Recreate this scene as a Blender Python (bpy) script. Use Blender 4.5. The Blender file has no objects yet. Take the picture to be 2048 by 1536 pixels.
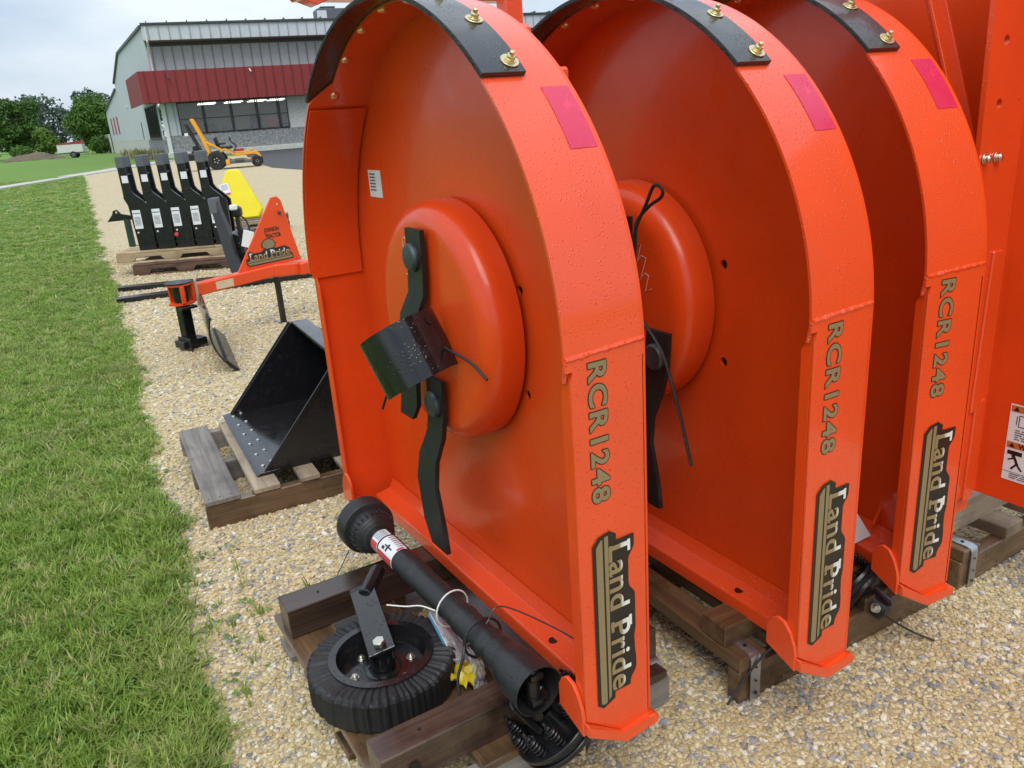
import bpy, bmesh, math, random
import numpy as np
from mathutils import Matrix, Vector, Euler
R = math.radians
random.seed(7); rng = np.random.default_rng(7)
scn = bpy.context.scene
COL = scn.collection

# ------------------------------------------------------------------ camera
cam_d = bpy.data.cameras.new('camera'); cam = bpy.data.objects.new('camera', cam_d); COL.objects.link(cam)
F_PX, CAM_H = 1600.0, 1.42
_dn = Vector((336.0, 4700.0, F_PX)).normalized(); _up = -_dn
_fw = Vector((0, 0, 1)); _F = (_fw - _fw.dot(_up) * _up).normalized(); _R = _F.cross(_up)
_M = Matrix((_R, _F, _up))                       # world <- (right, down, forward)
cx_, cy_, cz_ = _M.col[0], -_M.col[1], -_M.col[2]
m4 = Matrix.Identity(4)
for i in range(3):
    m4[i][0], m4[i][1], m4[i][2] = cx_[i], cy_[i], cz_[i]
m4[2][3] = CAM_H
cam.matrix_world = m4
cam_d.sensor_width = 36.0; cam_d.lens = F_PX / 2048 * 36.0
cam_d.clip_start = 0.05; cam_d.clip_end = 3000
scn.camera = cam

# ------------------------------------------------------------------ sky and sun
SUN_EL, SUN_AZ = R(56), R(179)                  # azimuth measured from +Y towards +X
world = bpy.data.worlds.new('World'); scn.world = world; world.use_nodes = True
wn, wl = world.node_tree.nodes, world.node_tree.links
wn.clear()
def wnode(t, **k):
    n = wn.new(t)
    for a, b in k.items(): setattr(n, a, b)
    return n
sky = wnode('ShaderNodeTexSky', sky_type='NISHITA', sun_disc=False, sun_elevation=SUN_EL, sun_rotation=SUN_AZ)
tc = wnode('ShaderNodeTexCoord'); mp = wnode('ShaderNodeMapping'); mp.inputs['Scale'].default_value = (1, 1, 3.2)
nz1 = wnode('ShaderNodeTexNoise'); nz1.inputs['Scale'].default_value = 2.1; nz1.inputs['Detail'].default_value = 6; nz1.inputs['Roughness'].default_value = .5
cr = wnode('ShaderNodeValToRGB'); cr.color_ramp.elements[0].position = .36; cr.color_ramp.elements[1].position = .66
cr.color_ramp.elements[0].color = (.40, .515, .665, 1); cr.color_ramp.elements[1].color = (.86, .92, .97, 1)
sep = wnode('ShaderNodeSeparateXYZ')
mr = wnode('ShaderNodeMapRange'); mr.inputs['From Min'].default_value = 0; mr.inputs['From Max'].default_value = 1
mr.inputs['To Min'].default_value = .86; mr.inputs['To Max'].default_value = 1.6     # overcast sky: brighter overhead
vm = wnode('ShaderNodeVectorMath', operation='SCALE')
sk = wnode('ShaderNodeVectorMath', operation='SCALE'); sk.inputs['Scale'].default_value = .1
mx = wnode('ShaderNodeMix', data_type='RGBA'); mx.inputs['Factor'].default_value = .88
bg = wnode('ShaderNodeBackground'); bg.inputs['Strength'].default_value = 1.0
ow = wnode('ShaderNodeOutputWorld')
wl.new(tc.outputs['Generated'], mp.inputs['Vector']); wl.new(mp.outputs[0], nz1.inputs['Vector'])
wl.new(nz1.outputs[0], cr.inputs[0]); wl.new(tc.outputs['Generated'], sep.inputs[0]); wl.new(sep.outputs[2], mr.inputs[0])
wl.new(cr.outputs[0], vm.inputs[0]); wl.new(mr.outputs[0], vm.inputs['Scale'])
wl.new(sky.outputs[0], sk.inputs[0])
wl.new(sk.outputs[0], mx.inputs[6]); wl.new(vm.outputs[0], mx.inputs[7]); wl.new(mx.outputs[2], bg.inputs[0]); wl.new(bg.outputs[0], ow.inputs[0])

sun_d = bpy.data.lights.new('sun', 'SUN'); sun_d.energy = 1.5; sun_d.angle = R(38); sun_d.color = (1, .95, .86)
sun = bpy.data.objects.new('sun', sun_d); COL.objects.link(sun)
_sd = Vector((math.sin(SUN_AZ) * math.cos(SUN_EL), math.cos(SUN_AZ) * math.cos(SUN_EL), math.sin(SUN_EL)))
sun.rotation_euler = _sd.to_track_quat('Z', 'Y').to_euler()
sun.location = (-6, -3, 12)

vs = scn.view_settings
scn.display_settings.display_device = 'sRGB'
vs.view_transform = 'Standard'; vs.look = 'None'; vs.exposure = 0.34; vs.gamma = 1.0
vs.use_curve_mapping = False
scn.cycles.max_bounces = 8; scn.cycles.diffuse_bounces = 2; scn.cycles.glossy_bounces = 4
scn.cycles.use_denoising = True

# ------------------------------------------------------------------ materials
MATS = {}
class NT:
    """short-hand for one node tree"""
    def __init__(s, name):
        s.m = bpy.data.materials.new(name); s.m.use_nodes = True
        s.n = s.m.node_tree.nodes; s.l = s.m.node_tree.links
        s.p = s.n['Principled BSDF']; MATS[name] = s.m
    def new(s, t, **k):
        n = s.n.new(t)
        for a, b in k.items(): setattr(n, a, b)
        return n
    def set(s, **k):
        for a, b in k.items():
            key = a.replace('_', ' ')
            v = b
            if key == 'Base Color' and len(b) == 3: v = (*b, 1)
            s.p.inputs[key].default_value = v
        return s
    def coord(s, scale=(1, 1, 1), kind='Object', rot=(0, 0, 0)):
        t = s.new('ShaderNodeTexCoord'); m = s.new('ShaderNodeMapping')
        m.inputs['Scale'].default_value = scale; m.inputs['Rotation'].default_value = rot
        s.l.new(t.outputs[kind], m.inputs[0]); return m.outputs[0]
    def noise(s, vec, scale, detail=4, rough=.55):
        n = s.new('ShaderNodeTexNoise'); n.inputs['Scale'].default_value = scale
        n.inputs['Detail'].default_value = detail; n.inputs['Roughness'].default_value = rough
        if vec is not None: s.l.new(vec, n.inputs['Vector'])
        return n.outputs[0]
    def voro(s, vec, scale, feature='F1', out='Distance', rnd=1):
        n = s.new('ShaderNodeTexVoronoi', feature=feature); n.inputs['Scale'].default_value = scale
        n.inputs['Randomness'].default_value = rnd
        if vec is not None: s.l.new(vec, n.inputs['Vector'])
        return n.outputs[out]
    def ramp(s, fac, stops, interp='LINEAR'):
        n = s.new('ShaderNodeValToRGB'); cr = n.color_ramp; cr.interpolation = interp
        while len(cr.elements) < len(stops): cr.elements.new(.5)
        for e, (p, c) in zip(cr.elements, stops):
            e.position = p; e.color = (*c, 1) if len(c) == 3 else c
        s.l.new(fac, n.inputs[0]); return n.outputs[0]
    def mix(s, a, b, fac, mode='MIX'):
        n = s.new('ShaderNodeMix', data_type='RGBA', blend_type=mode)
        for sock, v in ((n.inputs[0], fac), (n.inputs[6], a), (n.inputs[7], b)):
            if hasattr(v, 'is_linked') or hasattr(v, 'links'): s.l.new(v, sock)
            elif isinstance(v, (int, float)): sock.default_value = v
            else: sock.default_value = (*v, 1)
        return n.outputs[2]
    def math(s, op, a, b=0.0):
        n = s.new('ShaderNodeMath', operation=op)
        for sock, v in ((n.inputs[0], a), (n.inputs[1], b)):
            if isinstance(v, (int, float)): sock.default_value = v
            else: s.l.new(v, sock)
        return n.outputs[0]
    def bump(s, h, strength=.3, dist=.01, prev=None):
        n = s.new('ShaderNodeBump'); n.inputs['Strength'].default_value = strength; n.inputs['Distance'].default_value = dist
        s.l.new(h, n.inputs['Height'])
        if prev is not None: s.l.new(prev, n.inputs['Normal'])
        return n.outputs[0]
    def to(s, out, sock): s.l.new(out, s.p.inputs[sock]); return s
    def rand(s): return s.new('ShaderNodeObjectInfo').outputs['Random']

def simple(name, col, rough=.5, metal=0.0, coat=0.0, vary=.12, bump=0.0, bscale=60, spec=.5):
    t = NT(name).set(Base_Color=col, Roughness=rough, Metallic=metal, Coat_Weight=coat, Coat_Roughness=.1, Specular_IOR_Level=spec)
    v = t.coord()
    n = t.noise(v, 7, 6)
    c0 = tuple(max(0, x * (1 - vary)) for x in col); c1 = tuple(min(1, x * (1 + vary)) for x in col)
    t.to(t.ramp(n, [(.3, c0), (.7, c1)]), 'Base Color')
    t.to(t.ramp(t.noise(v, 19, 5), [(.25, (max(0, rough - .08),) * 3), (.75, (min(1, rough + .1),) * 3)]), 'Roughness')
    if bump: t.to(t.bump(t.noise(v, bscale, 5), bump, .004), 'Normal')
    return t.m

def orange_paint(name, wet=0.0, col=(.78, .068, .008), rough=.28):
    t = NT(name).set(Roughness=rough, Coat_Weight=.75 if wet else .22, Coat_Roughness=.10 if wet else .07, Coat_IOR=1.5, Specular_IOR_Level=.5 if wet else .38)
    v = t.coord()
    n = t.noise(v, 3.5, 5)
    base = t.ramp(n, [(.3, tuple(c * .92 for c in col)), (.7, tuple(min(1, c * 1.06) for c in col))])
    # fine dust and rubbed spots
    dust = t.ramp(t.noise(v, 38, 8, .7), [(.66, (0, 0, 0)), (.80, (1, 1, 1))])
    base = t.mix(base, (.70, .20, .10), t.math('MULTIPLY', dust, .13))
    t.to(base, 'Base Color')
    orange_peel = t.noise(v, 260, 2)
    nrm = t.bump(orange_peel, .05, .001)
    if wet:
        # beads of rain
        d1 = t.voro(v, 150, rnd=1); b1 = t.ramp(d1, [(.0, (1, 1, 1)), (.10, (.9, .9, .9)), (.27, (0, 0, 0))])
        c1_ = t.new('ShaderNodeSeparateColor'); t.l.new(t.voro(v, 150, out='Color'), c1_.inputs[0])
        m1 = t.math('MULTIPLY', t.ramp(t.noise(v, 6, 3), [(.30, (0, 0, 0)), (.44, (1, 1, 1))]), t.math('GREATER_THAN', c1_.outputs[0], .36))
        d2 = t.voro(t.coord((1, 1, .5)), 52, rnd=1); b2 = t.ramp(d2, [(.0, (1, 1, 1)), (.17, (0, 0, 0))], 'EASE')
        m2 = t.ramp(t.noise(v, 17, 2), [(.55, (0, 0, 0)), (.64, (1, 1, 1))])
        st = t.noise(t.coord((26, 26, 1.6)), 1.0, 4)
        run = t.ramp(st, [(.60, (0, 0, 0)), (.68, (1, 1, 1))])
        h = t.math('ADD', t.math('MULTIPLY', b1, m1), t.math('MULTIPLY', b2, m2))
        nrm = t.bump(h, .5 * wet, .003, nrm)
        nrm = t.bump(run, .06 * wet, .002, nrm)
        t.to(t.ramp(h, [(0, (rough + .14,) * 3), (.35, (.08,) * 3)]), 'Roughness')
    else:
        t.to(t.ramp(t.noise(v, 12, 5), [(.3, (rough - .06,) * 3), (.7, (rough + .1,) * 3)]), 'Roughness')
    t.to(nrm, 'Normal'); t.to(nrm, 'Coat Normal')
    return t.m

def black_paint(name, col=(.012, .012, .014), rough=.22, wet=.0, coat=.5):
    t = NT(name).set(Base_Color=col, Coat_Weight=coat, Coat_Roughness=.06)
    v = t.coord()
    t.to(t.ramp(t.noise(v, 16, 6), [(.3, (rough * .7,) * 3), (.75, (rough * 1.5,) * 3)]), 'Roughness')
    t.to(t.ramp(t.noise(v, 30, 8, .7), [(.55, col), (.85, tuple(c * 2.2 + .01 for c in col))]), 'Base Color')
    nrm = t.bump(t.noise(v, 180, 3), .06, .001)
    if wet:
        d1 = t.voro(v, 120, rnd=1); b1 = t.ramp(d1, [(.0, (1, 1, 1)), (.34, (0, 0, 0))], 'EASE')
        m1 = t.ramp(t.noise(v, 14, 3), [(.46, (0, 0, 0)), (.56, (1, 1, 1))])
        nrm = t.bump(t.math('MULTIPLY', b1, m1), .6 * wet, .004, nrm)
    t.to(nrm, 'Normal'); t.to(nrm, 'Coat Normal')
    return t.m

def wood(name, dark, light, rough=.7, wet=0.0, grain=1.0):
    t = NT(name).set(Roughness=rough, Coat_Weight=wet * .35, Coat_Roughness=.18)
    rnd = t.rand()
    tcn = t.new('ShaderNodeTexCoord'); off = t.new('ShaderNodeVectorMath', operation='ADD')
    cmb = t.new('ShaderNodeCombineXYZ')
    r1 = t.math('MULTIPLY', rnd, 37.0)
    for k in range(3): t.l.new(r1, cmb.inputs[k])
    t.l.new(tcn.outputs['Object'], off.inputs[0]); t.l.new(cmb.outputs[0], off.inputs[1])
    m1 = t.new('ShaderNodeMapping'); m1.inputs['Scale'].default_value = (2.2, 30, 30); t.l.new(off.outputs[0], m1.inputs[0])
    m2 = t.new('ShaderNodeMapping'); m2.inputs['Scale'].default_value = (4, 150, 150); t.l.new(off.outputs[0], m2.inputs[0])
    g = t.noise(m1.outputs[0], 1.0, 6, .6); g2 = t.noise(m2.outputs[0], 1.0, 3, .6)
    blot = t.noise(off.outputs[0], 6, 5)
    f = t.math('ADD', t.math('MULTIPLY', g, .65), t.math('MULTIPLY', g2, .35))
    c = t.ramp(f, [(.32, dark), (.5, tuple((a + b) / 2 for a, b in zip(dark, light))), (.68, light)])
    c = t.mix(c, tuple(x * .55 for x in dark), t.ramp(blot, [(.50, (0, 0, 0)), (.72, (.75, .75, .75))]))
    hsv = t.new('ShaderNodeHueSaturation'); t.l.new(c, hsv.inputs['Color'])
    t.l.new(t.math('ADD', t.math('MULTIPLY', rnd, .5), .75), hsv.inputs['Value'])
    t.to(hsv.outputs[0], 'Base Color')
    t.to(t.ramp(blot, [(.3, (rough,) * 3), (.7, (max(.15, rough - wet * .4),) * 3)]), 'Roughness')
    t.to(t.bump(f, .45 * grain, .004), 'Normal')
    return t.m

ORANGE = orange_paint('orange_paint')
ORANGE_WET = orange_paint('orange_paint_rain', 1.0)
ORANGE_FAR = orange_paint('orange_paint_small', 0.0, rough=.38)
BLACK = black_paint('black_gloss_paint', (.009, .009, .010), .16, .5, .2)
BLACK_DRY = black_paint('black_satin_paint', (.007, .007, .008), .30, 0, .1)
BLACK_BLADE = black_paint('blade_black', (.0085, .0088, .0086), .5, .3, .0)
GREY_CAP = simple('grey_steel_paint', (.105, .115, .13), .5, vary=.1)
GREY_DARK = simple('dark_grey_paint', (.042, .045, .052), .42, vary=.15)
PLASTIC = black_paint('black_plastic', (.016, .016, .017), .42, .8, .0)
RUBBER = simple('rubber', (.016, .016, .017), .72, vary=.5, bump=.5, bscale=40)
RUBBER_LAM = simple('laminated_rubber', (.013, .013, .014), .58, vary=.6, bump=.7, bscale=55)
BELT = black_paint('belt_rubber_wet', (.014, .015, .018), .26, 1.0, .35)
BELT_EDGE = simple('belt_edge_fibre', (.035, .034, .034), .9, vary=.6, bump=1.0, bscale=220)
ZINC = simple('zinc_plated', (.62, .60, .54), .30, metal=1, vary=.12, bump=.1)
ZINC_Y = simple('yellow_zinc', (.74, .62, .36), .30, metal=1, vary=.15, bump=.1)
GALV = simple('galvanised_strap', (.42, .44, .46), .42, metal=1, vary=.2, bump=.15)
STEEL = simple('bare_steel_worn', (.09, .10, .11), .42, metal=.7, vary=.35, bump=.25)
WHITE_LABEL = simple('white_label', (.74, .76, .78), .35, vary=.04)
LABEL_TEXT = simple('label_print_grey', (.12, .13, .15), .5, vary=.1)
LABEL_RED = simple('label_red', (.55, .05, .06), .4, vary=.05)
LABEL_ORANGE = simple('label_orange_band', (.55, .15, .03), .4, vary=.05)
REFLECT = black_paint('red_reflector_tape', (.62, .018, .075), .34, .6, .3)
DECAL_BLACK = simple('decal_black', (.012, .011, .010), .35, vary=.1)
DECAL_TAN = simple('decal_tan', (.25, .19, .095), .38, vary=.06)
CHALK = simple('chalk', (.62, .42, .34), .9, vary=.1)
YELLOW = simple('bright_yellow_plastic', (.78, .66, .012), .42, vary=.04)
YELLOW_BAG = simple('yellow_plastic_bag', (.60, .47, .02), .3, vary=.15)
MOWER_Y = simple('mower_yellow', (.80, .36, .018), .35, coat=.3, vary=.05)
WOOD_WET = wood('wet_dark_timber', (.022, .013, .009), (.105, .060, .040), .55, .9, 1.2)
WOOD_BROWN = wood('wet_brown_board', (.050, .028, .014), (.185, .105, .050), .5, .9)
WOOD_GREY = wood('weathered_grey_board', (.10, .085, .072), (.30, .265, .235), .75, .2, 1.2)
WOOD_TAN = wood('tan_board', (.20, .145, .090), (.44, .35, .25), .75, .15)
WOOD_PALE = wood('fresh_pale_board', (.34, .23, .12), (.60, .46, .28), .72, 0)
WOOD_RED = wood('old_red_brown_board', (.055, .028, .018), (.16, .08, .05), .7, .4)
WHITE_PLASTIC = simple('white_nylon', (.72, .72, .70), .35, vary=.05)

def logo_mat():
    t = NT('logo_letters').set(Roughness=.35)
    tcn = t.new('ShaderNodeTexCoord'); sp = t.new('ShaderNodeSeparateXYZ'); t.l.new(tcn.outputs['Object'], sp.inputs[0])
    t.to(t.ramp(t.math('MULTIPLY', sp.outputs[1], 1.0), [(0.0, (.26, .19, .09)), (.50, (.31, .23, .11)), (.54, (.55, .54, .50)), (.75, (.74, .73, .68))]), 'Base Color')
    return t.m
LOGO = logo_mat()

# ------------------------------------------------------------------ mesh helpers
class MB:
    def __init__(s): s.bm = bmesh.new()
    def _fin(s, vs, M, bev, seg=1):
        if bev:
            es = {e for v in vs for e in v.link_edges}
            r = bmesh.ops.bevel(s.bm, geom=list(es), offset=bev, segments=seg, affect='EDGES', profile=.6, clamp_overlap=True)
            vs = list({v for f in r['faces'] for v in f.verts} | {v for v in vs if v.is_valid})
        if M is not None: bmesh.ops.transform(s.bm, matrix=M, verts=vs)
        return vs
    def box(s, size, loc=(0, 0, 0), rot=(0, 0, 0), bev=0.0, M=None, seg=1):
        vs = bmesh.ops.create_cube(s.bm, size=1)['verts']
        bmesh.ops.scale(s.bm, vec=size, verts=vs)
        T = Matrix.Translation(loc) @ Euler(rot).to_matrix().to_4x4()
        if M is not None: T = M @ T
        # bevel in local space first
        s._fin(vs, T, bev, seg); return s
    def boxm(s, lo, hi, bev=0.0, M=None, rot=(0, 0, 0)):
        lo, hi = Vector(lo), Vector(hi)
        return s.box(tuple(hi - lo), tuple((lo + hi) / 2), rot, bev, M)
    def prism(s, pts, h, M=None, bev=0.0):
        a = [s.bm.verts.new((x, y, 0)) for x, y in pts]; b = [s.bm.verts.new((x, y, h)) for x, y in pts]
        n = len(pts)
        s.bm.faces.new(a[::-1]); s.bm.faces.new(b)
        for i in range(n): s.bm.faces.new((a[i], a[(i + 1) % n], b[(i + 1) % n], b[i]))
        s._fin(a + b, M, bev); return s
    def lathe(s, prof, seg=32, M=None, closed=False, jitter=None):
        rows = []
        for k in range(seg):
            an = 2 * math.pi * k / seg; c, si = math.cos(an), math.sin(an)
            row = []
            for i, (r, z) in enumerate(prof):
                if jitter: r, z = jitter(k, i, r, z)
                row.append(s.bm.verts.new((r * c, r * si, z)))
            rows.append(row)
        n = len(prof)
        for k in range(seg):
            A, B = rows[k], rows[(k + 1) % seg]
            for i in range(n if closed else n - 1):
                j = (i + 1) % n
                s.bm.faces.new((A[i], B[i], B[j], A[j]))
        vs = [v for r in rows for v in r]
        if not closed:
            for i, flip in ((0, 0), (n - 1, 1)):
                if prof[i][0] > 1e-6:
                    ring = [rows[k][i] for k in range(seg)]
                    s.bm.faces.new(ring[::-1] if not flip else ring)
        bmesh.ops.remove_doubles(s.bm, verts=vs, dist=1e-6)
        vs = [v for v in vs if v.is_valid]
        if M is not None: bmesh.ops.transform(s.bm, matrix=M, verts=vs)
        return s
    def cyl(s, r, h, M=None, seg=24, r2=None, bev=0.0):
        r2 = r if r2 is None else r2
        b = bev
        prof = [(0, 0), (r - b, 0), (r, b), (r2, h - b), (r2 - b, h), (0, h)] if b else [(0, 0), (r, 0), (r2, h), (0, h)]
        return s.lathe(prof, seg, M)
    def rod(s, p, q, r, seg=12, r2=None, bev=0.0):
        p, q = Vector(p), Vector(q); d = q - p
        M = Matrix.Translation(p) @ d.to_track_quat('Z', 'Y').to_matrix().to_4x4()
        return s.cyl(r, d.length, M, seg, r2, bev)
    def bar(s, p, q, w, t, bev=0.0, up=(0, 0, 1)):
        p, q = Vector(p), Vector(q); d = q - p
        x = d.normalized(); y = Vector(up).cross(x)
        if y.length < 1e-4: y = Vector((0, 1, 0)).cross(x)
        y.normalize(); z = x.cross(y)
        M = Matrix.Translation((p + q) / 2) @ Matrix((x, y, z)).transposed().to_4x4()
        vs = bmesh.ops.create_cube(s.bm, size=1)['verts']
        bmesh.ops.scale(s.bm, vec=(d.length, w, t), verts=vs)
        s._fin(vs, M, bev); return s
    def sweep(s, pts, r, seg=8, rfun=None, caps=True):
        pts = [Vector(p) for p in pts]; rings = []
        up = None
        for i, p in enumerate(pts):
            a = pts[max(0, i - 1)]; b = pts[min(len(pts) - 1, i + 1)]; t = (b - a).normalized()
            if up is None:
                up = t.orthogonal().normalized()
            up = (up - up.dot(t) * t).normalized(); side = t.cross(up)
            rr = r if rfun is None else rfun(i)
            rings.append([s.bm.verts.new(p + (up * math.cos(2 * math.pi * k / seg) + side * math.sin(2 * math.pi * k / seg)) * rr) for k in range(seg)])
        for A, B in zip(rings, rings[1:]):
            for k in range(seg): s.bm.faces.new((A[k], A[(k + 1) % seg], B[(k + 1) % seg], B[k]))
        if caps: s.bm.faces.new(rings[0][::-1]); s.bm.faces.new(rings[-1])
        return s
    def strip(s, rows, thick=0.0):
        """rows: list of lists of points, a grid surface; thick gives a shell along the normals"""
        g = [[s.bm.verts.new(p) for p in r] for r in rows]
        fs = []
        for A, B in zip(g, g[1:]):
            for i in range(len(A) - 1): fs.append(s.bm.faces.new((A[i], A[i + 1], B[i + 1], B[i])))
        if thick: 
            bmesh.ops.recalc_face_normals(s.bm, faces=fs)
            bmesh.ops.solidify(s.bm, geom=fs, thickness=thick)
        return s
    def mesh(s, me, M=None):
        n0 = len(s.bm.verts); s.bm.from_mesh(me); s.bm.verts.ensure_lookup_table()
        vs = s.bm.verts[n0:]
        if M is not None: bmesh.ops.transform(s.bm, matrix=M, verts=vs)
        return s
    def plate(s, outline, holes, h, M=None, bev=0.0):
        return s.mesh(curve_plate(outline, holes, h, bev), M)
    def obj(s, name, mat, parent=None, loc=(0, 0, 0), rot=(0, 0, 0), smooth=35, fixn=True):
        if fixn: bmesh.ops.recalc_face_normals(s.bm, faces=s.bm.faces[:])
        me = bpy.data.meshes.new(name); s.bm.to_mesh(me); s.bm.free()
        return link(name, me, mat, parent, loc, rot, smooth)

def link(name, me, mat, parent=None, loc=(0, 0, 0), rot=(0, 0, 0), smooth=35):
    if mat is not None and not me.materials: me.materials.append(mat)
    if smooth:
        me.polygons.foreach_set('use_smooth', [True] * len(me.polygons))
        me.set_sharp_from_angle(angle=R(smooth))
    o = bpy.data.objects.new(name, me); COL.objects.link(o)
    o.parent = parent; o.location = loc; o.rotation_euler = rot
    return o

def curve_mesh(cu):
    o = bpy.data.objects.new('tmp', cu); COL.objects.link(o)
    dg = bpy.context.evaluated_depsgraph_get(); dg.update()
    me = bpy.data.meshes.new_from_object(o.evaluated_get(dg))
    bpy.data.objects.remove(o); bpy.data.curves.remove(cu)
    return me
def curve_plate(outline, holes, h, bev=0.0):
    cu = bpy.data.curves.new('tmp', 'CURVE'); cu.dimensions = '2D'; cu.fill_mode = 'BOTH'; cu.extrude = h / 2
    for loop in [outline] + list(holes):
        sp = cu.splines.new('POLY'); sp.points.add(len(loop) - 1); sp.use_cyclic_u = True
        for p, q in zip(sp.points, loop): p.co = (q[0], q[1], 0, 1)
    return curve_mesh(cu)
def text_mesh(txt, size, offset=0.0, extrude=0.0, space=1.0, shear=0.0):
    cu = bpy.data.curves.new('tmp', 'FONT'); cu.body = txt; cu.size = size; cu.offset = offset; cu.extrude = extrude
    cu.space_character = space; cu.shear = shear; cu.resolution_u = 4
    return curve_mesh(cu)
def circle(cx, cy, r, n=16): return [(cx + r * math.cos(2 * math.pi * k / n), cy + r * math.sin(2 * math.pi * k / n)) for k in range(n)]
def hexagon(r): return circle(0, 0, r, 6)

def axes(X, Y, Z, T=(0, 0, 0)):
    m = Matrix((X, Y, Z)).transposed().to_4x4(); m.translation = Vector(T); return m
def to_dir(d, loc=(0, 0, 0)):
    m = Vector(d).to_track_quat('Z', 'Y').to_matrix().to_4x4(); m.translation = Vector(loc); return m

def thing(name, label, cat, loc=(0, 0, 0), rz=0.0, group=None, rot=None):
    o = bpy.data.objects.new(name, None); COL.objects.link(o); o.empty_display_size = .1
    o.location = loc; o.rotation_euler = rot if rot else (0, 0, rz)
    return tag(o, label, cat, group)
def tag(o, label, cat, group=None, kind=None):
    if label: o['label'] = label
    if cat: o['category'] = cat
    if group: o['group'] = group
    if kind: o['kind'] = kind
    return o
def bolt(r, h, M, washer=0.0, stud=0.0, mb=None):
    """hex head along +Z of M, optional washer below and threaded stud above"""
    mb = mb or MB()
    if washer: mb.cyl(washer, h * .28, M, 24, bev=h * .06)
    mb.prism(hexagon(r), h, M @ Matrix.Translation((0, 0, h * .28 if washer else 0)), bev=r * .1)
    if stud: mb.cyl(r * .55, h + stud, M, 12, bev=r * .08)
    return mb
_bc = [0]
def board(name, size, loc, mat, parent, rz=0.0, rot=None, bev=.003):
    """a plank whose length runs along its own X, slightly uneven"""
    l, w, h = size
    mb = MB(); mb.box((l, w, h), bev=bev)
    _bc[0] += 1
    r = random.Random(_bc[0])
    ph, a1, a2 = r.uniform(0, 6), r.uniform(-.004, .004), r.uniform(-.003, .003)
    for v in mb.bm.verts:
        v.co.y += a1 * (v.co.x / l) ** 2 * 4 + r.uniform(-.0012, .0012)
        v.co.z += a2 * math.sin(ph + 3 * v.co.x / l) * .5 + r.uniform(-.0008, .0008)
    return mb.obj(name, mat, parent, loc, rot if rot else (0, 0, rz), smooth=25)

# the machines stand in one row; local axes: x = u (width, away from the viewer), y = n (towards the open side), z up
KO = Vector((.106, 1.368, 0)); KANG = math.atan2(.8598, -.5106)
KU = Vector((math.cos(KANG), math.sin(KANG), 0)); KN = Vector((-KU.y, KU.x, 0))
def K(u, n, z=0.0): return KO + KU * u + KN * n + Vector((0, 0, z))

# ================================================================== ground, lot, lawn, path
def gravel_mat(name, stones=True):
    t = NT(name).set(Roughness=.85)
    v = t.coord(kind='Object')
    cells = t.voro(v, 62, out='Color'); dist = t.voro(v, 62, 'DISTANCE_TO_EDGE')
    sp = t.new('ShaderNodeSeparateColor'); t.l.new(cells, sp.inputs[0])
    c = t.ramp(sp.outputs[0], [(0, (.18, .175, .18)), (.12, (.30, .30, .31)), (.20, (.50, .37, .17)), (.5, (.58, .44, .22)), (.78, (.66, .53, .31)), (1, (.70, .63, .50))])
    c = t.mix((.34, .27, .16), c, t.ramp(dist, [(0.0, (0, 0, 0)), (.12, (1, 1, 1))]))
    big = t.noise(v, .9, 5)
    c = t.mix(c, (.56, .46, .30), t.ramp(big, [(.35, (.08,) * 3), (.7, (.34,) * 3)]))
    t.to(c, 'Base Color')
    t.to(t.bump(dist, .9, .012), 'Normal')
    return t.m
GRAVEL = gravel_mat('gravel')
def lawn_mat():
    t = NT('lawn').set(Roughness=.9)
    v = t.coord(kind='Object')
    n1 = t.noise(v, .35, 6, .6); n2 = t.noise(t.coord((9, 2.2, 9), 'Object', (0, 0, R(25))), 3.0, 5, .65); n3 = t.noise(v, 40, 4)
    c = t.ramp(n2, [(.3, (.085, .17, .020)), (.55, (.135, .255, .032)), (.75, (.20, .34, .058))])
    c = t.mix(c, (.20, .225, .065), t.ramp(n1, [(.5, (0, 0, 0)), (.72, (.55,) * 3)]))
    c = t.mix(c, (.07, .13, .018), t.ramp(n3, [(.5, (0, 0, 0)), (.8, (.6,) * 3)]))
    t.to(c, 'Base Color'); t.to(t.bump(t.noise(v, 55, 5), .8, .03), 'Normal')
    return t.m
LAWN = lawn_mat()
ASPHALT = simple('asphalt', (.052, .053, .056), .75, vary=.3, bump=.5, bscale=120)
CONCRETE = simple('concrete_path', (.47, .45, .41), .85, vary=.12, bump=.3, bscale=40)

def grid_sheet(name, poly, z, mat, kind='structure'):
    me = bpy.data.meshes.new(name)
    me.from_pydata([(x, y, z) for x, y in poly], [], [list(range(len(poly)))]); me.update()
    o = link(name, me, mat, smooth=0); o['kind'] = kind
    if me.polygons[0].normal.z < 0: me.flip_normals()
    return o
grid_sheet('lawn', [(-900, -60), (900, -60), (900, 1400), (-900, 1400)], 0, LAWN)
# wavy edge between lawn and gravel, x = -.494 y
edge = []
for k in range(0, 240):
    y = -3 + (40.6 + 3) * (k / 239) ** 1.8
    s_ = .022 * math.sin(y * 9.1) + .018 * math.sin(y * 23 + 1) + .03 * math.sin(y * 3.3 + 2) + random.uniform(-.018, .018)
    edge.append((-.494 * y + s_ - max(.0, .09 - .014 * max(y, 0)), y))
lot = edge + [(-18.9, 40.6), (-19.6, 50.5), (-14, 52), (40, 70), (60, 20), (30, -3)]
grid_sheet('gravel_lot', lot, .004, GRAVEL)
grid_sheet('asphalt_drive', [(-10.3, 36.5), (-8.6, 32.0), (-6.6, 28.6), (6, 24.5), (40, 15), (60, 30), (50, 84.0), (-17.2, 58.0), (-15.0, 50.5), (-12.0, 41)], .008, ASPHALT)
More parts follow.
